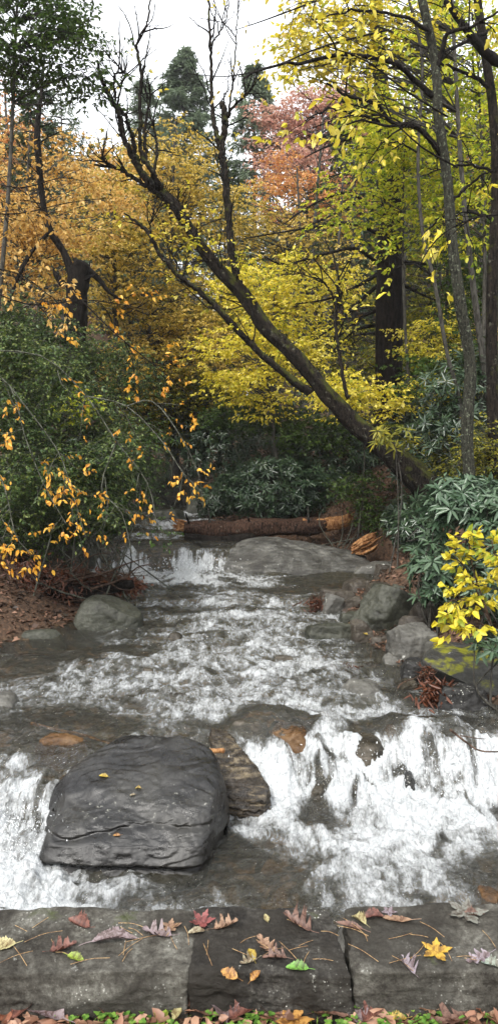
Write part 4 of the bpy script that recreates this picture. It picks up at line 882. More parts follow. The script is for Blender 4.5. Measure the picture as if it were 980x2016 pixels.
bt('green leaved tree whose crown hangs into the upper left corner', -70, (40, -120), 9.5, [(60, 70, 9.5, .8, .8, .6), (150, 110, 9.5, .45, .6, .5), (10, 130, 9.6, .5, .6, .5), (120, 10, 9.4, .8, .7, .35), (165, 180, 9.6, .2, .4, .18)], 130, 'lf_green', 116, tr=.05, per=8, ntw=7, twl=.35, leaf=.06, twigs=True, fine=True)
bt('mid green tree low behind the thick dark trunk', 850, (860, 520), 17, [(850, 560, 17, 1.3, 1, 1.0), (900, 640, 16.5, 1.3, 1, .9), (700, 700, 17, 1.2, 1, .8), (800, 720, 16, 1.1, 1, .7)], 210, 'lf_olive', 117, per=9, ntw=8, leaf=.08)
bt('dark green understory tree at the right edge in the shade', 960, (950, 560), 13, [(950, 640, 13, .9, 1, 1.2), (900, 760, 12.5, .9, 1, .8), (970, 500, 13, .7, 1, .8)], 170, 'lf_green', 118, tr=.04, per=9, ntw=8, leaf=.075)
conifer('pine_tree', 'tall pale green pine against the sky in the middle distance', g0(368, 32), hz_(368, 32, 105), .22, 201, M['lf_pine'], M['bark_grey'], 4.6, 300, .15, .3, .22, .02, 8, 16)
conifer('pine_tree', 'thin sparse pine against the sky behind the golden orange tree', g0(135, 22), hz_(135, 22, 185), .14, 202, M['lf_pine'], M['bark_grey'], 1.7, 90, .3, .2, .2, .1, 5, 8, gap=.25)
conifer('pine_tree', 'green pine just left of the tall pale one, half hidden by gold leaves', g0(290, 30), hz_(290, 30, 160), .18, 203, M['lf_pine'], M['bark_grey'], 2.6, 150, .2, .26, .2, .05, 6, 12)
conifer('hemlock_tree', 'dark hemlock behind the broken topped upright stem, right of the pale pine', g0(500, 28), hz_(500, 28, 130), .18, 204, M['lf_pine'], M['bark_grey'], 2.6, 170, .2, .24, .22, .15, 7, 13)
conifer('pine_tree', 'orange barked pine at the far left edge of the sky', g0(8, 20), 14, .17, 205, M['lf_pine'], M['bark_pine'], 1.0, 26, .55, .18, .2, .1, 5, 7, gap=.3)
conifer('hemlock_tree', 'bluish green hemlock low between the salmon maple and the golden tree', g0(450, 22), 8.6, .14, 206, M['lf_hemlock'], M['bark_grey'], 2.3, 100, .05, .18, .22, .15, 7, 12)
conifer('hemlock_tree', 'dark hemlock beside the thick trunk on its left, in the shade', g0(690, 19), 8.4, .14, 207, M['lf_hemlock'], M['bark_grey'], 2.2, 100, .05, .17, .22, .15, 7, 12)
conifer('hemlock_tree', 'dark hemlock filling the gap between the thick trunk and the slim ones', g0(850, 18), 10.5, .14, 208, M['lf_hemlock'], M['bark_grey'], 2.2, 120, .05, .16, .22, .15, 7, 12)
conifer('hemlock_tree', 'dark hemlock behind the orange beech on the left bank', g0(90, 17), 8.0, .14, 209, M['lf_hemlock'], M['bark_grey'], 2.0, 100, .05, .16, .22, .15, 7, 12)
conifer('hemlock_tree', 'small dark hemlock upstream above the creek bend', g0(280, 21), 4.6, .1, 210, M['lf_hemlock'], M['bark_grey'], 1.9, 90, .03, .15, .22, .15, 7, 11)
# thin grey trunks standing in the wood
rs = np.random.RandomState(77)
for k, (px, Yd, top, r, lb) in enumerate([(365, 21, 470, .1, 'straight grey trunk beyond the golden trees left of the lower limb'), (150, 18, 430, .06, 'thin grey trunk behind the snag'), (625, 20, 230, .07, 'thin grey trunk in front of the pinkish maple'),
      (545, 22, 500, .06, 'thin grey trunk deep in the yellow beech'), (872, 14.5, 480, .05, 'thin dark trunk between the slim lichened ones'), (280, 19, 430, .05, 'thin forked trunk left of the golden tree'),
      (690, 21, 380, .06, 'thin grey trunk left of the thick dark one'), (935, 15, 300, .06, 'thin trunk in the lime leaves near the right edge'),
      (430, 18, 420, .05, 'slender dark trunk between the golden tree and the yellow beech'), (585, 19, 330, .05, 'slender leaning trunk below the salmon maple'), (250, 17, 470, .045, 'slender trunk in front of the golden orange tree'), (70, 16, 380, .055, 'slender trunk within the orange beech at the left'),
      (670, 17, 300, .05, 'dark slender trunk immediately left of the thick furrowed one'), (815, 16, 330, .055, 'dark slender trunk immediately right of the thick furrowed one'), (330, 20, 520, .05, 'slender grey trunk above the bend of the creek'), (895, 13.5, 420, .05, 'slender trunk standing in the shaded undergrowth by the slim trunks')]):
    b0 = g0(px, Yd); tp = at(px + rs.uniform(-15, 15), top, Yd); P = smooth_path([b0, (b0 + tp) / 2 + rs.normal(size=3) * .12, tp], 20)
    th = thing('thin_tree', lb, 'tree', b0); G = Geo(); G.add(*tube(P, np.linspace(r, r * .4, 20), 8, .25, k)); G.put('trunk', M['bark_grey'], th, smooth=True)
    t1 = ramify([(P, np.linspace(r, r * .4, 20))], rs, 12, 1.1, .9, .3, .015, 0, 5, .3); t2 = ramify(t1, rs, 4, .4, .9, .1, .006); G = Geo(); tubes(G, t1, 4); tubes(G, t2, 3); G.put('twigs', M['bark_grey'], th)

# ---- the far wood on the hillside, one mass
rs = np.random.RandomState(90)
G = Geo(); Gt = Geo(); n = 480
xs = rs.uniform(-22, 22, n); ys = rs.uniform(27, 46, n) ; hb = H(xs, ys); hh = rs.uniform(3.5, 8., n)
hh *= np.interp(xs / ys * F + 490, [-100, 150, 300, 560, 700, 1100], [.8, .75, .8, .75, 1.1, 1.3])
E = [(xs[i], ys[i], hb[i] + hh[i] * .62, 1.3, 1.3, hh[i] * .42) for i in range(n)]
cl = in_ellipsoids(E, n * 14, rs, .6); sg = clumps(cl, rs, 5, .8, .35)
V, Q, a = spray_leaves(sg, None, rs, 4, .24, .6, .2); G.add(V, Q, a)
G.add(*[q for q in prisms(np.c_[xs, ys, hb - .2], np.c_[xs + rs.normal(size=n) * .3, ys, hb + hh], .1, .03)], .02)
M['far'] = mat_leaf('mixed_far_foliage', [(.025, .04, .02), (.03, .06, .028), (.05, .08, .03), (.16, .15, .03), (.4, .28, .04), (.4, .2, .06)], .35, patch=.55)
tag(G.put('distant_wood', M['far']), 'far mixed wood on the hillside behind everything, green with gold patches', 'wood', kind='stuff')

# ---- shrubs
rhodo('broad dark rhododendron behind the middle of the fallen log', at(545, 960, 13.8), (1.15, .7, .6), 700, 301)
rhodo('dark rhododendron between the squared upstream boulder and the log', at(440, 985, 15), (.6, .5, .45), 260, 302)
rhodo('tall dark rhododendron thicket behind the broad one', at(480, 880, 16), (1.5, .8, .8), 700, 303)
rhodo('dark rhododendron under the middle of the leaning trunk', at(650, 900, 14.6), (1.0, .8, .75), 600, 304)
rhodo('shaded rhododendron below the root of the leaning tree', at(815, 1030, 11.2), (.5, .5, .42), 300, 305)
rhodo('rhododendron behind the root of the leaning tree', at(870, 880, 12.4), (1.2, .7, .75), 600, 306)
rhodo('bluish rhododendron with long leaves above the yellow shrub', at(910, 985, 7.6), (.48, .4, .26), 150, 307, M['lf_rhodo_near'], .15)
rhodo('bluish rhododendron reaching over the rocks left of the yellow shrub', at(860, 1120, 7.7), (.3, .3, .4), 130, 308, M['lf_rhodo_near'], .14)
rhodo('rhododendron in the right corner behind the yellow shrub', at(985, 1100, 7.2), (.4, .35, .7), 200, 309, M['lf_rhodo_near'], .14)
rhodo('low rhododendron sprig at the right edge above the mossy boulder', at(975, 1270, 6.0), (.2, .16, .1), 26, 310, M['lf_rhodo_near'], .12, stems=5)
rhodo('rhododendron in the dark between the leaning root and the shore', at(838, 1045, 10.0), (.42, .4, .4), 200, 311)
rhodo('shady rhododendron at the foot of the slim trunks', at(930, 800, 10.8), (.8, .6, .9), 420, 312)
rhodo('rhododendron on the left bank behind the dead leaf heap', at(40, 1010, 11.5), (1.0, .6, .7), 420, 313)
rhodo('dark rhododendron left of the upper creek', at(170, 950, 13.4), (1.1, .7, 1.0), 560, 314)
rhodo('rhododendron thicket beyond the bend of the creek', at(300, 900, 19), (1.6, .8, .9), 420, 315)
rhodo('rhododendron hugging the left edge above the left shore', at(-20, 900, 10), (.8, .6, .9), 360, 316)
rhodo('rhododendron thicket behind the thick dark trunk', at(790, 800, 15.5), (1.6, .8, .9), 500, 317)
# bright green shrub with long leaves near the leaning root
rhodo('small olive green shrub growing over the root end of the leaning tree', at(775, 862, 9.9), (.3, .3, .22), 26, 318, M['lf_olive'], .13, name='green_shrub', per=6, stems=2)

# small leaved dark bush with lichened twigs over the left bank
def bush(name, label, E, ncl, mat, seed, ntw=6, twl=.3, per=9, leaf=.045, asp=.5, bark='twig_lichen', fine=False, base=None, flat=.4, hang=.2):
    c = E[0]; b0 = base if base is not None else np.array([c[0], c[1], float(H(c[0], c[1]))])
    rs = np.random.RandomState(seed); th = thing(name, label, 'shrub', b0); cl = in_ellipsoids(E, ncl, rs, .4); G = Geo()
    for p in cl[:7]:
        q = smooth_path([b0 + rs.normal(size=3) * [.4, .3, .02], (b0 + p) / 2 + rs.normal(size=3) * .3, p], 9); G.add(*tube(q, np.linspace(.012, .003, 9), 5))
    sg = clumps(cl, rs, ntw, twl, flat); G.add(*prisms(sg[:, 0], sg[:, 1], .0035, .0015)); G.put('stem', M[bark], th)
    Gl = Geo(); Gl.add(*spray_leaves(sg, None, rs, per, leaf, asp, hang, fine)); Gl.put('foliage', mat, th); return th
bush('laurel_shrub', 'dense small leaved laurel hanging over the left bank', E_((130, 850, 9.6, .9, .6, .6), (60, 760, 9.8, .8, .6, .6), (190, 950, 9.4, .55, .45, .35), (40, 960, 9.3, .6, .4, .5)), 430, M['lf_laurel'], 401, leaf=.05, per=10)
bush('laurel_shrub', 'green laurel branches drooping to the water left of the little fall', E_((230, 960, 10.2, .5, .4, .4), (150, 1020, 10, .55, .4, .3), (270, 880, 10.6, .3, .4, .4), (60, 1040, 9.9, .6, .4, .3)), 230, M['lf_green'], 402, leaf=.05, per=9)
bush('laurel_shrub', 'dark laurel high on the left bank below the orange beech', E_((100, 690, 10.8, .9, .5, .5), (220, 740, 11, .7, .5, .5), (20, 640, 10.6, .5, .5, .5)), 230, M['lf_laurel'], 403, leaf=.055, per=10)
bush('laurel_shrub', 'loose green shrub nearest to the viewer on the left bank', E_((20, 820, 7.9, .4, .35, .35), (90, 930, 7.9, .35, .3, .3), (180, 1000, 8.2, .3, .3, .22), (20, 980, 7.9, .35, .3, .25), (70, 1020, 8.4, .4, .3, .22), (200, 900, 8.2, .35, .3, .3), (90, 730, 8.2, .5, .35, .25), (10, 690, 8.2, .3, .3, .3)), 330, M['lf_laurel'], 409, leaf=.05, per=10, twl=.25, base=np.array([-4.2, 8.6, float(H(-4.2, 8.6))]))
bush('green_shrub', 'light green leafed shrub in the middle of the left bank', E_((155, 800, 9.2, .28, .25, .2), (120, 930, 9.0, .2, .2, .15)), 24, M['lf_lime'], 404, leaf=.07, per=5, ntw=5)
bush('laurel_shrub', 'small leaved bush behind the little green sprig right of the log end', E_((700, 960, 12.6, .35, .4, .3), (730, 1010, 12.6, .3, .3, .25)), 60, M['lf_green'], 405, leaf=.06, per=8)
bush('laurel_shrub', 'dusky undergrowth bush between the slim trunk and the leaning root', E_((950, 900, 9.6, .4, .4, .5), (900, 900, 10.9, .4, .3, .5)), 120, M['lf_olive'], 406, leaf=.055, per=8)
bush('laurel_shrub', 'shaded bush filling the foot of the yellow beech', E_((500, 820, 14.5, 1.1, .6, .4), (620, 850, 14, .8, .6, .4)), 150, M['lf_green'], 407, leaf=.07, per=8)
bush('laurel_shrub', 'yellowing bush on the far bank above the upstream boulder', E_((350, 850, 17, .9, .6, .35), (250, 860, 16.5, .7, .5, .4)), 130, M['lf_olive'], 408, leaf=.07, per=8)
# bright yellow shrub in the right foreground
rs = np.random.RandomState(41); b0 = at(985, 1300, 6.3)
ys_ = thing('yellow_shrub', 'bright yellow leaved shrub leaning out above the mossy boulder', 'shrub', b0)
st_ = [(path([(985, 1290, 6.3), (960, 1210, 6.2), (930, 1120, 6.1), (920, 1050, 6.0)]), np.array([.012, .009, .006, .003])), (path([(985, 1280, 6.3), (950, 1200, 6.1), (900, 1180, 6.0), (875, 1190, 5.9)]), np.array([.01, .008, .005, .003])),
       (path([(985, 1300, 6.3), (950, 1230, 6.1), (915, 1230, 6.0), (890, 1245, 5.95)]), np.array([.01, .008, .005, .003])), (path([(990, 1270, 6.3), (985, 1150, 6.2), (965, 1060, 6.1)]), np.array([.012, .008, .003])),
       (path([(960, 1210, 6.2), (915, 1120, 6.1), (885, 1090, 6.0)]), np.array([.008, .005, .003])), (path([(985, 1200, 6.2), (990, 1120, 6.0), (975, 1090, 5.9)]), np.array([.008, .005, .003]))]
t1 = ramify(st_, rs, 9, .26, .9, .1, .004, .06, 4, .3); G = Geo(); tubes(G, st_, 6, 0, 3); tubes(G, t1, 3); G.put('stem', M['twig_dead'], ys_)
seg = np.array([[t[0][0], t[0][-1]] for t in t1]); Gl = Geo(); Gl.add(*spray_leaves(seg, None, rs, 10, .082, .58, .35, True, tilt=.5)); Gl.put('foliage', mat_leaf('clear_yellow_leaf', [(.26, .32, .03), (.6, .5, .03), (.74, .62, .05), (.8, .7, .12)], .4), ys_)

# ---- near orange leaved sprays reaching in from the left (branches of a beech outside the frame)
rs = np.random.RandomState(43)
def reach(label, limbs_, seed, leaf, mat, per=5, n1=5, n2=4, bark='twig_lichen', l1=.55, l2=.25, droop=.08, frac=1., r0=.008, up=-.05, fine=True):
    rs = np.random.RandomState(seed); L = [(path(b), np.linspace(r0, .004, len(b))) for b in limbs_]
    th = thing('beech_branch', label, 'branch', L[0][0][0]); t1 = ramify(L, rs, n1, l1, .8, up, .006, droop, 6, .15); t2 = ramify(t1, rs, n2, l2, .8, 0, .003, droop, 4, .2)
    G = Geo(); tubes(G, L, 6, .2, 3); G.put('limb', M[bark], th, smooth=True); G = Geo(); tubes(G, t1, 4); tubes(G, t2, 3); G.put('twigs', M[bark], th)
    t2 = [t for t in t2 if rs.rand() < frac]
    seg = np.array([[t[0][0], t[0][-1]] for t in t2]); Gl = Geo(); Gl.add(*spray_leaves(seg, None, rs, per, leaf, .55, .5, fine, tilt=.6)); Gl.put('foliage', M[mat], th); return th
reach('lichened branch with sparse orange leaves drooping over the left shore', [[(-60, 700, 6.8), (20, 760, 6.8), (50, 860, 6.7), (90, 960, 6.6), (130, 1030, 6.5)], [(20, 760, 6.8), (110, 880, 6.7), (140, 960, 6.6), (170, 1060, 6.5)],
      [(-40, 850, 6.6), (10, 960, 6.5), (30, 1050, 6.4), (60, 1090, 6.4)]], 45, .05, 'lf_near', 6, 7, 4, frac=.75, r0=.006)
reach('lichened branch with orange leaves arching towards the little fall', [[(-60, 690, 7.4), (80, 700, 7.4), (170, 780, 7.4), (230, 870, 7.3), (290, 950, 7.3), (310, 1040, 7.2)], [(170, 780, 7.4), (250, 800, 7.3), (320, 870, 7.2), (360, 930, 7.1), (400, 970, 7.1)],
      [(230, 870, 7.3), (200, 960, 7.3), (240, 1010, 7.2), (260, 1090, 7.2)], [(250, 800, 7.3), (300, 790, 7.2), (350, 850, 7.1), (390, 930, 7.1), (400, 1000, 7.1)]], 46, .052, 'lf_near', 4, 6, 3, frac=.8)
reach('spray of pale orange leaves reaching across from the left at mid height', [[(-50, 560, 7.8), (60, 600, 7.8), (160, 590, 7.7), (240, 600, 7.6), (290, 610, 7.5)], [(160, 590, 7.7), (220, 650, 7.6), (280, 700, 7.5), (330, 740, 7.5), (385, 790, 7.4)]], 47, .055, 'lf_near', 5, 6, 4, frac=.9, bark='bark_dark')
reach('dense orange beech branch crossing the left side above the snag', [[(-60, 420, 9), (40, 420, 9), (130, 400, 8.9), (210, 390, 8.8)], [(-60, 520, 9), (40, 540, 9), (110, 590, 8.9), (170, 600, 8.8)], [(-50, 350, 9.2), (40, 370, 9.2), (120, 350, 9.1), (180, 360, 9)]], 48, .065, 'lf_orange', 6, 7, 5, bark='bark_dark')
reach('thin green leaved branch trailing to the water by the little fall', [[(180, 940, 8.6), (240, 980, 8.5), (290, 1030, 8.4), (320, 1050, 8.4)]], 49, .045, 'lf_green', 5, 6, 4)
reach('near twigs with large pale yellow leaves crossing the pinkish maple', [[(900, 330, 6.2), (830, 290, 6.1), (760, 230, 6), (690, 205, 5.9), (640, 190, 5.8)], [(880, 230, 6.4), (800, 180, 6.2), (720, 120, 6), (640, 90, 5.8)], [(1010, 420, 6.4), (930, 430, 6.2), (860, 470, 6.1), (810, 545, 6)]], 50, .075, 'lf_yellow', 3, 5, 3, bark='bark_dark', frac=.8)
reach('thin twigs with tiny leaves across the open sky', [[(760, 60, 9), (640, 90, 8.9), (540, 130, 8.8), (450, 150, 8.7), (370, 145, 8.6)], [(700, -30, 9), (600, 10, 8.9), (520, 40, 8.8), (460, 60, 8.7)]], 51, .06, 'lf_gold', 2, 5, 3, bark='bark_dark', frac=.5, r0=.012)

# ------------------------------------------------------------------ fallen log, stumps, debris, sticks
log = thing('fallen_log', 'fallen dark barked log lying across behind the outcrop with its right end bare orange wood', 'log', at(520, 1050, 12.8))
lp = smooth_path(path([(362, 1040, 12.6), (440, 1043, 12.7), (520, 1037, 12.8), (600, 1037, 12.9), (640, 1033, 12.95)]), 60)
V, Q = tube(lp, np.interp(np.linspace(0, 1, 60), [0, .15, .3, .42, .6, .8, 1], [.13, .165, .14, .158, .135, .145, .115]), 22, .4, 2, True); G = Geo(); G.add(V, Q); lb_ = G.put('bark', M['bark_log'], log, smooth=True)
lp2 = smooth_path(path([(595, 1036, 12.9), (640, 1033, 12.95), (672, 1028, 13.0), (690, 1022, 13.0)]), 30)
V, Q = tube(lp2, np.interp(np.linspace(0, 1, 30), [0, .6, .85, 1], [.125, .115, .1, .03]), 18, .35, 5, True); G = Geo(); G.add(V, Q); G.put('bare_wood', M['wood'], log, smooth=True)
rs = np.random.RandomState(3); G = Geo()
for k in range(46):
    a = rs.rand() * 6.28; p = at(372, 1040, 12.6) + [0, cos(a) * .09 * rs.rand(), sin(a) * .1 * rs.rand()]; q = at(rs.uniform(338, 352), 1032 + rs.uniform(-12, 16), 12.55)
    G.add(*tube(smooth_path([p, (p + q) / 2 + rs.normal(size=3) * .01, q], 5), [.02, .02, .016, .012, .003], 4))
G.put('splintered_end', M['wood'], log)
G = Geo()
for k in range(30):
    p = at(670, 1028, 12.95) + rs.normal(size=3) * [.03, .04, .04]; q = at(rs.uniform(684, 702), 1018 + rs.uniform(-12, 14), 13)
    G.add(*tube(smooth_path([p, (p + q) / 2 + rs.normal(size=3) * .01, q], 5), [.016, .016, .012, .01, .003], 4))
G.put('splintered_end', M['wood'], log)
for a, b, r, mt in [((414, 1032, 12.6), (410, 1000, 12.5), .02, 'bark_grey'), ((607, 1028, 12.8), (606, 998, 12.7), .022, 'bark_grey'), ((372, 1030, 12.5), (365, 1010, 12.4), .02, 'bark_dark'), ((492, 1030, 12.7), (488, 1018, 12.6), .02, 'bark_dark'), ((450, 1050, 12.6), (452, 1062, 12.5), .025, 'bark_dark')]:
    G = Geo(); G.add(*tube(smooth_path([at(*a), at(*b)], 8), np.linspace(r, r * .45, 8), 7, .4, 3, True)); G.put('branch_stub', M[mt], lb_, smooth=True)
G = Geo()
for k, (pts, r) in enumerate([([(365, 1060, 12.5), (420, 1066, 12.45), (500, 1058, 12.6)], .1), ([(395, 1072, 12.3), (440, 1070, 12.4)], .06)]):
    G = Geo(); G.add(*tube(smooth_path(path(pts), 24), np.full(24, r) * np.linspace(1, .7, 24), 12, .5, k + 8, True))
    tag(G.put('rotten_log', M['bark_dark'], loc=at(*pts[0]), smooth=True), ['dark rotten log wedged under the left end of the fallen log', 'short dark rotten chunk low beneath the splintered left end of the fallen log'][k], 'log')
stp = thing('rotten_stump', 'crumbling orange piece of rotten wood at the right foot of the outcrop', 'stump', at(712, 1090, 12.0)); G = Geo()
for k in range(60):
    a = at(rs.uniform(690, 712), rs.uniform(1068, 1092), 12 + rs.normal() * .06); b = a + np.array([.3, .02, .16]) * rs.uniform(.5, 1.05) + rs.normal(size=3) * .015
    G.add(*tube(smooth_path([a, (a + b) / 2 + rs.normal(size=3) * .012, b], 6), np.array([.01, .024, .028, .026, .018, .004]), 5))
G.put('splinters', M['wood'], stp); G = Geo(); G.add(*tube(smooth_path(path([(695, 1085, 12.08), (735, 1060, 12.08)]), 12), np.full(12, .09), 12, .5, 3, True)); G.put('core', M['wood'], stp, smooth=True)

deb = thing('debris_heap', 'heap of brown dead leaves and twigs caught on the left shore above the smooth boulder', 'debris', at(140, 1200, 9.3))
G = Geo(); G.add(*tube(smooth_path(path([(-60, 1165, 9.4), (60, 1160, 9.4), (160, 1162, 9.3), (262, 1150, 9.2)]), 30), np.interp(np.linspace(0, 1, 30), [0, .6, 1], [.2, .15, .05]), 12, .6, 2, True)); G.put('buried_log', M['bark_dark'], deb, smooth=True)
n = 5200; u = rs.rand(n) ** .8; P = np.array([at(-40 + 305 * a, 1168 - 22 * a, 9.35) for a in u]) + rs.normal(size=(n, 3)) * np.c_[np.full(n, .08), .2 * (1.15 - u), .17 * (1.15 - u)]
P[:, 2] += .1 * (1.1 - u) - np.abs(rs.normal(size=n)) * .05; ax = unit(rs.normal(size=(n, 3)) + [.5, -.3, -.5]); Gl = Geo(); Gl.add(*leaf_geo(P, ax, unit(rs.normal(size=(n, 3)) + [0, -.5, .5]), rs.uniform(.04, .1, n), rs.uniform(.015, .04, n), rs.rand(n) * .7, True, fold=.3, droop=.3))
Gl.put('dead_leaves', M['lf_dead'], deb); G = Geo()
for k in range(70):
    a = at(rs.uniform(-20, 220), rs.uniform(1120, 1195), 9.25 + rs.normal() * .12); d = unit(np.array([1, rs.normal() * .3, rs.normal() * .35])); L = rs.uniform(.2, .8)
    G.add(*tube(smooth_path([a, a + d * L * .5 + rs.normal(size=3) * .03, a + d * L + rs.normal(size=3) * .05], 7), np.linspace(rs.uniform(.004, .014), .002, 7), 4))
for pts in ([(100, 1150, 9.2), (200, 1130, 9.1), (250, 1110, 9), (300, 1095, 9)], [(180, 1160, 9.1), (240, 1140, 9), (275, 1115, 8.9), (310, 1112, 8.9)], [(0, 1150, 9), (60, 1165, 9), (120, 1150, 9)], [(160, 1150, 9.2), (170, 1120, 9.2), (176, 1100, 9.2)]):
    G.add(*tube(smooth_path(path(pts), 14), np.linspace(.018, .004, 14), 5, .3, 1))
G.put('twigs', M['twig_dead'], deb)

def tuft(label, px, py, Yd, r, n, seed, down=.8):
    rs = np.random.RandomState(seed); c = at(px, py, Yd); th = thing('dead_leaf_clump', label, 'debris', c)
    d = unit(rs.normal(size=(n, 3)) + [0, -.4, -down * .5]); P = c + rs.normal(size=(n, 3)) * r * [.45, .3, .4]
    Gl = Geo(); Gl.add(*leaf_geo(P, d, unit(rs.normal(size=(n, 3))), rs.uniform(.3, .8, n) * r, rs.uniform(.08, .2, n) * r, rs.rand(n) * .45, True, fold=.3, droop=.3)); Gl.put('dead_leaves', M['lf_dead'], th)
    G = Geo()
    for k in range(12):
        e = c + unit(rs.normal(size=3) + [0, 0, .2]) * r * rs.uniform(.8, 1.6); G.add(*tube(smooth_path([c + rs.normal(size=3) * r * .3, (c + e) / 2 + rs.normal(size=3) * r * .15, e], 6), np.linspace(.006, .002, 6), 4))
    G.put('twigs', M['twig_dead'], th)
tuft('small dark red clump of dead leaves sticking up in midstream right of centre', 688, 1328, 7.0, .1, 160, 1, -.3)
tuft('large dark red clump of dead leaves hanging under the mossy boulder', 862, 1372, 6.1, .15, 420, 2)
tuft('dark red dead leaves caught on a twig left of the mossy boulder', 838, 1325, 6.4, .08, 110, 3)
tuft('brown twiggy clump caught at the waterline of the right shore', 622, 1190, 9.1, .14, 130, 4)

def stick(label, pts, r0, r1, mt, seed, forks=()):
    th = thing('stick', label, 'stick', at(*pts[0])); G = Geo(); G.add(*tube(smooth_path(path(pts), 26), np.linspace(r0, r1, 26), 8, .35, seed, True)); G.put('shaft', M[mt], th, smooth=True)
    for f in forks: G = Geo(); G.add(*tube(smooth_path(path(f), 12), np.linspace(r1, r1 * .4, 12), 5, .3, seed, True)); G.put('side_twig', M['twig_dead'], th, smooth=True)
stick('thin bare stick lying over the water behind the left of the big boulder', [(62, 1424, 5.75), (110, 1436, 5.7), (160, 1446, 5.6), (228, 1468, 5.45)], .013, .008, 'wood', 1, [[(100, 1433, 5.72), (78, 1430, 5.7), (70, 1418, 5.7)]])
stick('pale snapped branch end sticking out behind the right of the big boulder', [(380, 1472, 5.3), (410, 1478, 5.2), (441, 1478, 5.15)], .02, .017, 'wood', 2)
stick('dark curved twig in the foam at the right edge', [(885, 1436, 5.2), (915, 1460, 5.1), (945, 1478, 5.0), (990, 1480, 5)], .008, .005, 'twig_dead', 3, [[(905, 1448, 5.15), (935, 1453, 5.1), (955, 1455, 5.1)]])
stick('thin twig rising from the water beside the small dark red clump', [(775, 1385, 6.4), (785, 1350, 6.4), (815, 1335, 6.4), (850, 1322, 6.4)], .008, .004, 'twig_dead', 4)
stick('narrow branch floating in the left shallows below the smooth boulder', [(30, 1290, 7.6), (70, 1288, 7.6), (105, 1292, 7.5)], .02, .01, 'twig_dead', 5)
stick('short forked twig breaking the rapids left of the right shore', [(575, 1194, 9.2), (590, 1186, 9.2), (608, 1178, 9.2)], .01, .005, 'twig_dead', 6)

# ------------------------------------------------------------------ litter on the banks and at the viewer's feet
rs = np.random.RandomState(12)
n = 90000; x = rs.uniform(-9, 9, n); y = rs.uniform(5.4, 22, n); e = np.maximum(x - right_edge(y), left_edge(y) - x); ok = (e > .02) & (rs.rand(n) < np.clip(1.2 - y / 26, .2, 1)); x, y = x[ok], y[ok]; n = len(x)
P = np.c_[x, y, H(x, y) + rs.uniform(.005, .03, n)]; az = rs.rand(n) * 6.28; ax = np.c_[np.cos(az), np.sin(az), rs.normal(size=n) * .3]
Gl = Geo(); Gl.add(*leaf_geo(P, ax, unit(rs.normal(size=(n, 3)) * .45 + [0, 0, 1]), rs.uniform(.05, .1, n), rs.uniform(.03, .06, n), rs.rand(n), False, fold=.25, droop=.1))
M['litter'] = mat_leaf('bank_litter', [(.02, .013, .009), (.055, .032, .02), (.13, .07, .045), (.26, .15, .1)], .1, patch=.45)
tag(Gl.put('leaf_litter', M['litter']), 'brown fallen leaves covering the banks of the creek', 'leaf litter', kind='stuff')
n = 2200; x = rs.uniform(-1.0, 1.0, n); y = rs.uniform(1.5, 1.86, n); P = np.c_[x, y, rs.uniform(.0, .02, n)]; az = rs.rand(n) * 6.28; ax = np.c_[np.cos(az), np.sin(az), rs.normal(size=n) * .3]
Gl = Geo(); Gl.add(*leaf_geo(P, ax, unit(rs.normal(size=(n, 3)) * .4 + [0, 0, 1]), rs.uniform(.02, .06, n), rs.uniform(.012, .03, n), rs.rand(n), True, fold=.25, droop=.1))
tag(Gl.put('leaf_crumbs', M['lf_litter']), 'damp broken leaf bits on the ground in front of the wall', 'leaf litter', kind='stuff')
n = 5200; x = rs.uniform(-.95, .95, n); y = rs.uniform(1.62, 1.875, n); dn = np.clip(blob(x, y, -.33, 1.8, .12, .3) + blob(x, y, -.02, 1.8, .09, .3) * .7 + 1.3 * blob(x, y, .43, 1.8, .15, .3) + .8 * blob(x, y, .22, 1.8, .1, .3) * .3 - .06, 0, .75)
ok = rs.rand(n) < dn; x, y = x[ok], y[ok]; n = len(x); h = rs.uniform(.006, .026, n); P = np.c_[x, y, np.full(n, .0)]
Gl = Geo(); ax = unit(np.c_[rs.normal(size=(n, 2)) * .45, np.ones(n)]); Gl.add(*leaf_geo(P, ax, unit(rs.normal(size=(n, 3))), h, np.full(n, .0035), rs.rand(n), False, fold=.1, droop=.2))
k3 = n // 2; P3 = np.repeat(P[:k3] + ax[:k3] * (h[:k3, None] * .8 + .005), 3, 0); az = np.repeat(rs.rand(k3) * 6.28, 3) + np.tile([0, 2.09, 4.19], k3)
Gl.add(*leaf_geo(P3, np.c_[np.cos(az), np.sin(az), np.full(3 * k3, .25)], np.tile([0, 0, 1.], (3 * k3, 1)) + rs.normal(size=(3 * k3, 3)) * .2, .012, .0125, rs.rand(3 * k3), True, fold=.1, droop=.1))
tag(Gl.put('grass', M['grass']), 'small clover and grass at the foot of the wall', 'grass', kind='stuff')

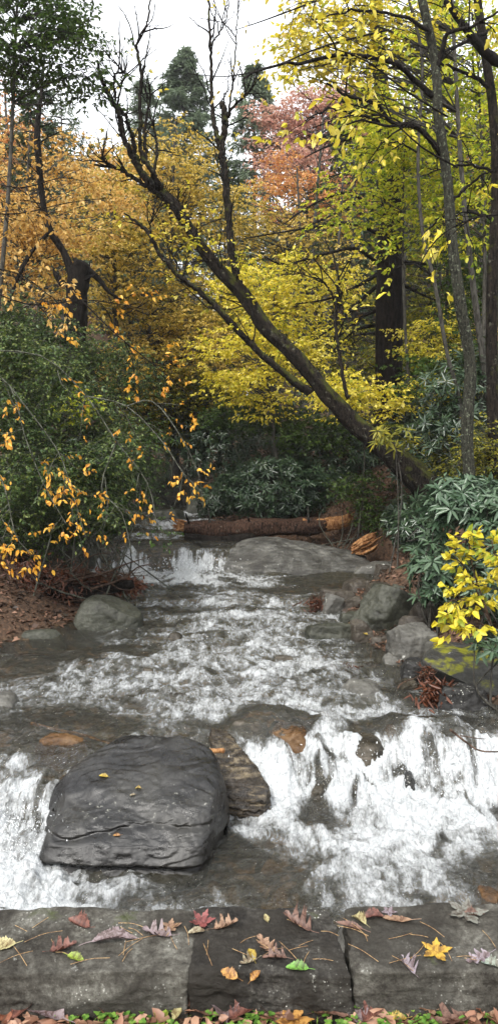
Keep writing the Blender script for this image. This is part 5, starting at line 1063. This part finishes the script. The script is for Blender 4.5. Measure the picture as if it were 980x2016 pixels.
# ------------------------------------------------------------------ single fallen leaves
from mathutils.bvhtree import BVHTree
from mathutils import Vector
def bvh_of(objs):
    Vs, Fs, n = [], [], 0
    for o in objs:
        v = np.zeros(len(o.data.vertices) * 3, np.float32); o.data.vertices.foreach_get('co', v); v = v.reshape(-1, 3) + np.array(o['_o'][:])
        f = np.zeros(len(o.data.loops), np.int32); o.data.loops.foreach_get('vertex_index', f); Vs.append(v); Fs.append(f.reshape(-1, 4) + n); n += len(v)
    return BVHTree.FromPolygons(np.vstack(Vs).tolist(), np.vstack(Fs).tolist())
solid = bvh_of([o for o in bpy.data.objects if o.type == 'MESH' and (o.name.startswith(('capstone', 'boulder', 'rock', 'wall_body')))])
def flat_mat(name, c, c2=None, rough=.5):
    m, t, out = nodes(name); n1 = noise(t, coords(t, kind='Object'), 45, 6, .75, .8); c2 = c2 or (c[0] * .45, c[1] * .36, c[2] * .32)
    col = ramp(t, n1, [(.34, tuple(q * .5 for q in c2)), (.45, c2), (.55, c)]); p = principled(t, None, col, rough, bump(t, n1, .5, .003)); tr = N(t, 'BsdfTranslucent'); t.links.new(col, tr.inputs[0])
    mx = N(t, 'MixShader'); mx.inputs[0].default_value = .15; t.links.new(p, mx.inputs[1]); t.links.new(tr.outputs[0], mx.inputs[2]); t.links.new(mx.outputs[0], out.inputs[0]); return m
LC = {'pale': (.72, .66, .3), 'cream': (.62, .56, .36), 'redbrown': (.3, .1, .06), 'lime': (.42, .6, .04), 'brown': (.28, .14, .09), 'mauve': (.36, .27, .28), 'tan': (.5, .3, .17), 'red': (.36, .07, .06), 'yellow': (.8, .6, .05),
      'orange': (.72, .36, .06), 'green': (.2, .5, .04), 'lilac': (.44, .37, .42), 'mint': (.45, .55, .45), 'grey': (.3, .3, .25), 'rust': (.42, .14, .06), 'gold': (.85, .52, .03)}
LM = {k: flat_mat('fallen_leaf_' + k, tuple(.52 * q + .02 for q in v)) for k, v in LC.items()}
def leaf_mesh(kind, L, seed, curl=.12):
    rs = np.random.RandomState(seed)
    if kind in ('oak', 'ovate', 'long'):
        t_ = np.r_[np.linspace(-.28, -.01, 5), np.linspace(0, 1, 34)]; u = np.clip(t_, 0, 1)
        if kind == 'oak':
            w = .34 * np.sin(pi * u ** .75) ** .55 * (.28 + .72 * np.abs(np.sin(3.5 * pi * u + .25)) ** 1.1); sh = .10 * np.abs(np.sin(3.5 * pi * u + .25))
        else: w = (.27 if kind == 'ovate' else .15) * np.sin(pi * u ** .85) ** .8 * (1 + .05 * np.sin(u * 60)); sh = 0 * u
        w = np.maximum(w, .012)
        c = np.linspace(-1, 1, 7); X = c[None] * w[:, None] * (1 + .1 * rs.normal(size=(len(t_), 1)) * (w[:, None] > .02)); Y = t_[:, None] + sh[:, None] * np.abs(c)[None] - .45
        Z = curl * (X * 2.2) ** 2 * 2 + rs.uniform(-.25, .35) * (Y) ** 2 + .03 * fbm(X * 5 + seed, Y * 5, seed, 3) + .015 * np.abs(c)[None]
        Q = grid_q(len(t_), 7)
    else:
        th = np.linspace(0, 2 * pi, 61)[:-1]; n_l = 5; a = (th + pi / 2) % (2 * pi)
        r = .22 + .3 * np.abs(np.cos(n_l * a / 2)) ** 1.3 * (1 + .25 * np.cos(15 * a)) ; r *= 1 + .12 * np.cos(a) 
        rr = np.array([.02, .3, .6, 1.])[:, None] * r[None]; X = rr * np.cos(th); Y = rr * np.sin(th); Z = curl * (X ** 2 + Y ** 2) * 1.6 + .06 * fbm(X * 4 + seed, Y * 4, 1, 3)
        i = np.arange(3)[:, None] * 60; j = np.arange(60)[None]; Q = np.stack([i + j, i + (j + 1) % 60, i + 60 + (j + 1) % 60, i + 60 + j], -1).reshape(-1, 4)
    return np.stack([X, Y, Z], -1).reshape(-1, 3) * L, Q
def drop_leaf(label, px, py, kind, col, size, ang, seed, name='fallen_leaf', ground=None, curl=.12, lift=.004, group=None):
    d = Vector(at(px, py, 1.) - np.array([0, 0, CZ])).normalized(); o = Vector((0, 0, CZ))
    h = solid.ray_cast(o, d) if ground is None else (None, None, None, None)
    if h[0] is None:
        t_ = ((ground if ground is not None else .02) - CZ) / d.z; p = np.array(o + d * t_); nrm = np.array([0, -.1, 1.])
    else:
        p = np.array(h[0]); nrm = np.array(h[1]); nrm = nrm if nrm @ np.array(d) < 0 else -nrm
    nrm = unit(nrm * .6 + [0, 0, .7]); L = .8 * size * np.linalg.norm(p - [0, 0, CZ]) / F
    V, Q = leaf_mesh(kind, L, seed, curl); ca, sa = cos(ang), sin(ang)
    a1 = unit(np.cross([0, 1., 0], nrm)); a2 = np.cross(nrm, a1)
    x = V[:, 0] * ca - V[:, 1] * sa; y = V[:, 0] * sa + V[:, 1] * ca; z = V[:, 2] - np.percentile(V[:, 2], 10)
    W_ = p + x[:, None] * a1 + y[:, None] * a2 + z[:, None] * nrm + nrm * lift
    return tag(put(name, W_, Q, LM[col], loc=p, smooth=True), label, 'leaf', group)
DL = [('pale yellow leaf cut by the left edge of the frame on the wall', 8, 1862, 'ovate', 'pale', 55, 1.6), ('small reddish brown oak leaf at the left of the wall', 120, 1870, 'oak', 'redbrown', 52, -1.1), ('round lime green leaf on the left capstone', 148, 1887, 'ovate', 'lime', 38, -1.9),
 ('red brown leaf on the back edge of the left capstone', 158, 1822, 'ovate', 'redbrown', 55, 1.1), ('long curled brown leaf lying across the left capstone', 222, 1854, 'long', 'mauve', 95, -1.4), ('pale mauve oak leaf in the middle of the left capstone', 315, 1842, 'oak', 'mauve', 62, 1.3),
 ('small tan leaf behind the mauve oak leaf', 335, 1826, 'maple', 'tan', 42, .5), ('dark red maple leaf on the back edge of the wall', 398, 1815, 'maple', 'red', 50, .2), ('cream oval leaf beside the dark red maple leaf', 388, 1837, 'ovate', 'cream', 38, 1.8),
 ('tan oak leaf right of the cream oval leaf', 440, 1826, 'oak', 'tan', 52, -1.2), ('small pale yellow leaf at the back edge of the dark capstone', 524, 1811, 'ovate', 'pale', 24, .2), ('brown oak leaf on the dark middle capstone', 590, 1822, 'oak', 'brown', 66, .9),
 ('light brown oak leaf in the cluster on the dark capstone', 527, 1866, 'oak', 'tan', 55, .6), ('brown oak leaf under the light brown one on the dark capstone', 545, 1888, 'oak', 'brown', 48, 1.5), ('yellow leaf in the cluster on the dark capstone', 495, 1882, 'ovate', 'yellow', 32, .4),
 ('cream crumpled leaf below the small yellow one', 492, 1895, 'oak', 'cream', 36, 2.), ('orange yellow leaf near the front edge of the dark capstone', 453, 1920, 'ovate', 'orange', 42, 1.0), ('small orange leaf right of the orange yellow one', 502, 1923, 'ovate', 'orange', 28, -.9),
 ('pointed green leaf on the dark capstone', 587, 1908, 'ovate', 'green', 48, 1.4), ('pale yellow oval leaf at the joint of the capstones', 707, 1815, 'ovate', 'pale', 40, .7), ('long brown leaf on the right capstone', 780, 1812, 'long', 'tan', 70, 1.4),
 ('reddish leaf left of the long brown leaf', 735, 1808, 'ovate', 'redbrown', 48, 1.7), ('bright golden maple leaf on the right capstone', 856, 1873, 'maple', 'gold', 58, .3), ('pale lilac oak leaf at the middle of the right capstone', 803, 1906, 'oak', 'lilac', 52, .4),
 ('pale lilac oak leaf near the right edge of the wall', 945, 1886, 'oak', 'lilac', 52, 1.9), ('pale mint leaf cut by the right edge of the frame', 968, 1902, 'ovate', 'mint', 40, 1.2), ('large pale grey leaf at the far right back of the wall', 915, 1797, 'maple', 'grey', 78, .2),
 ('brownish leaf lying on the large pale grey one', 928, 1803, 'ovate', 'brown', 36, 1.5), ('small lilac leaf on the back edge right of the joint', 765, 1796, 'maple', 'lilac', 30, 0.), ('dark brown leaf stuck in the joint between the capstones', 690, 1826, 'long', 'brown', 60, 1.1),
 ('bright yellow leaf on the upper left of the big boulder', 205, 1529, 'ovate', 'yellow', 22, 1.3), ('small yellow leaf in the middle of the big boulder', 273, 1553, 'ovate', 'yellow', 15, 1.5), ('cream leaf just below the small yellow one on the big boulder', 262, 1566, 'ovate', 'cream', 14, 1.8),
 ('tan leaf on the front ledge of the big boulder', 231, 1646, 'ovate', 'orange', 17, 1.6)]
for i, (lb, px, py, kd, cl_, sz, an) in enumerate(DL): drop_leaf(lb, px, py, kd, cl_, sz, an, 500 + i, curl=.6 if 'curled' in lb else [.1, .3, .18, .42][i % 4])
GL = [('orange red leaf in the bottom left corner', 8, 1996, 'ovate', 'rust', 70, .5), ('brown leaf below the wall near the bottom left corner', 48, 1990, 'oak', 'redbrown', 70, -.6), ('mauve oak leaf on the ground at lower left', 95, 1998, 'oak', 'mauve', 90, 1.2), ('red orange leaf standing at the foot of the left capstone', 218, 1984, 'oak', 'rust', 80, .2),
 ('pale green leaf on the ground below the wall', 318, 2006, 'ovate', 'lime', 48, .1), ('pale yellow leaf beside the pale green one', 348, 2000, 'ovate', 'pale', 34, -.4), ('large greyish purple oak leaf leaning against the wall foot', 443, 1978, 'oak', 'mauve', 110, .1), ('brown oak leaf behind the large greyish purple one', 395, 1990, 'oak', 'brown', 70, 1.),
 ('red brown leaf right of the large greyish purple one', 472, 1998, 'oak', 'redbrown', 60, -1.), ('brown oak leaf among clover at bottom centre', 540, 2000, 'oak', 'brown', 90, .6), ('orange brown leaf at bottom centre', 578, 2010, 'maple', 'orange', 70, .1), ('tan leaf under the middle capstone', 618, 1988, 'ovate', 'tan', 60, .8),
 ('grey mauve oak leaf below the joint of the capstones', 694, 1990, 'oak', 'mauve', 95, .3), ('brown leaf beside the grey mauve oak leaf', 650, 2000, 'oak', 'brown', 80, 1.4), ('reddish leaf left of the green clover patch', 730, 2000, 'oak', 'redbrown', 60, -.8), ('yellow leaf in the green clover patch', 782, 2008, 'ovate', 'yellow', 40, 1.6),
 ('rust red leaf below the right capstone', 892, 1970, 'oak', 'rust', 80, .8), ('long rust brown leaf standing near the lower right', 925, 1962, 'long', 'rust', 90, .1), ('pale tan oak leaf at lower right', 950, 1992, 'oak', 'tan', 70, .9), ('brown leaf in the bottom right corner', 905, 2004, 'oak', 'brown', 90, 2.), ('small tan leaf between clover and rust red leaf', 845, 1985, 'maple', 'tan', 44, .1)]
for i, (lb, px, py, kd, cl_, sz, an) in enumerate(GL): drop_leaf(lb, px, py, kd, cl_, sz, an, 600 + i, ground=.012 + .004 * (i % 3), curl=.25)
drop_leaf('single yellow leaf on the pointed brown stone of the right shore', 718, 1247, 'ovate', 'yellow', 15, 1.1, 700)
# needles
nm_ = flat_mat('dry_needle', (.45, .3, .14)); rs = np.random.RandomState(9)
for k in range(46):
    px, py = rs.uniform(5, 975), rs.uniform(1815, 1905)
    h = solid.ray_cast(Vector((0, 0, CZ)), Vector(at(px, py, 1.) - np.array([0, 0, CZ])).normalized())
    if h[0] is None or h[1].z < .3: continue
    p = np.array(h[0]); a = rs.rand() * pi; L = rs.uniform(.02, .06); d = np.array([cos(a), sin(a) * .8, .03])
    V, Q = tube(smooth_path([p - d * L, p + [0, 0, .003] + rs.normal(size=3) * .002, p + d * L], 6) + [0, 0, .004], np.full(6, .0009), 4)
    tag(put('pine_needle', V, Q, nm_, loc=p), 'thin dry brown pine needle lying on the stone wall', 'pine needle', 'pine needles on the wall')

for o in list(bpy.data.objects):
    if o.name.split('.')[0] == 'twigs': o['kind'] = 'stuff'

# ------------------------------------------------------------------ damp air between the trees
Vb = np.array([(x, y, z) for x in (-222, 222) for y in (-202, 322) for z in (-5, 27)], float)
Qb = np.array([(0, 1, 3, 2), (4, 6, 7, 5), (0, 4, 5, 1), (2, 3, 7, 6), (0, 2, 6, 4), (1, 5, 7, 3)])
m, t, out = nodes('haze'); pv = N(t, 'VolumePrincipled'); pv.inputs['Color'].default_value = (.97, .98, 1, 1); pv.inputs['Density'].default_value = .0008; pv.inputs['Anisotropy'].default_value = .2
t.links.new(pv.outputs[0], out.inputs['Volume'])
hz = put('haze', Vb, Qb, m); hz['kind'] = 'stuff'; hz['label'] = 'thin pale damp air between the far trees'
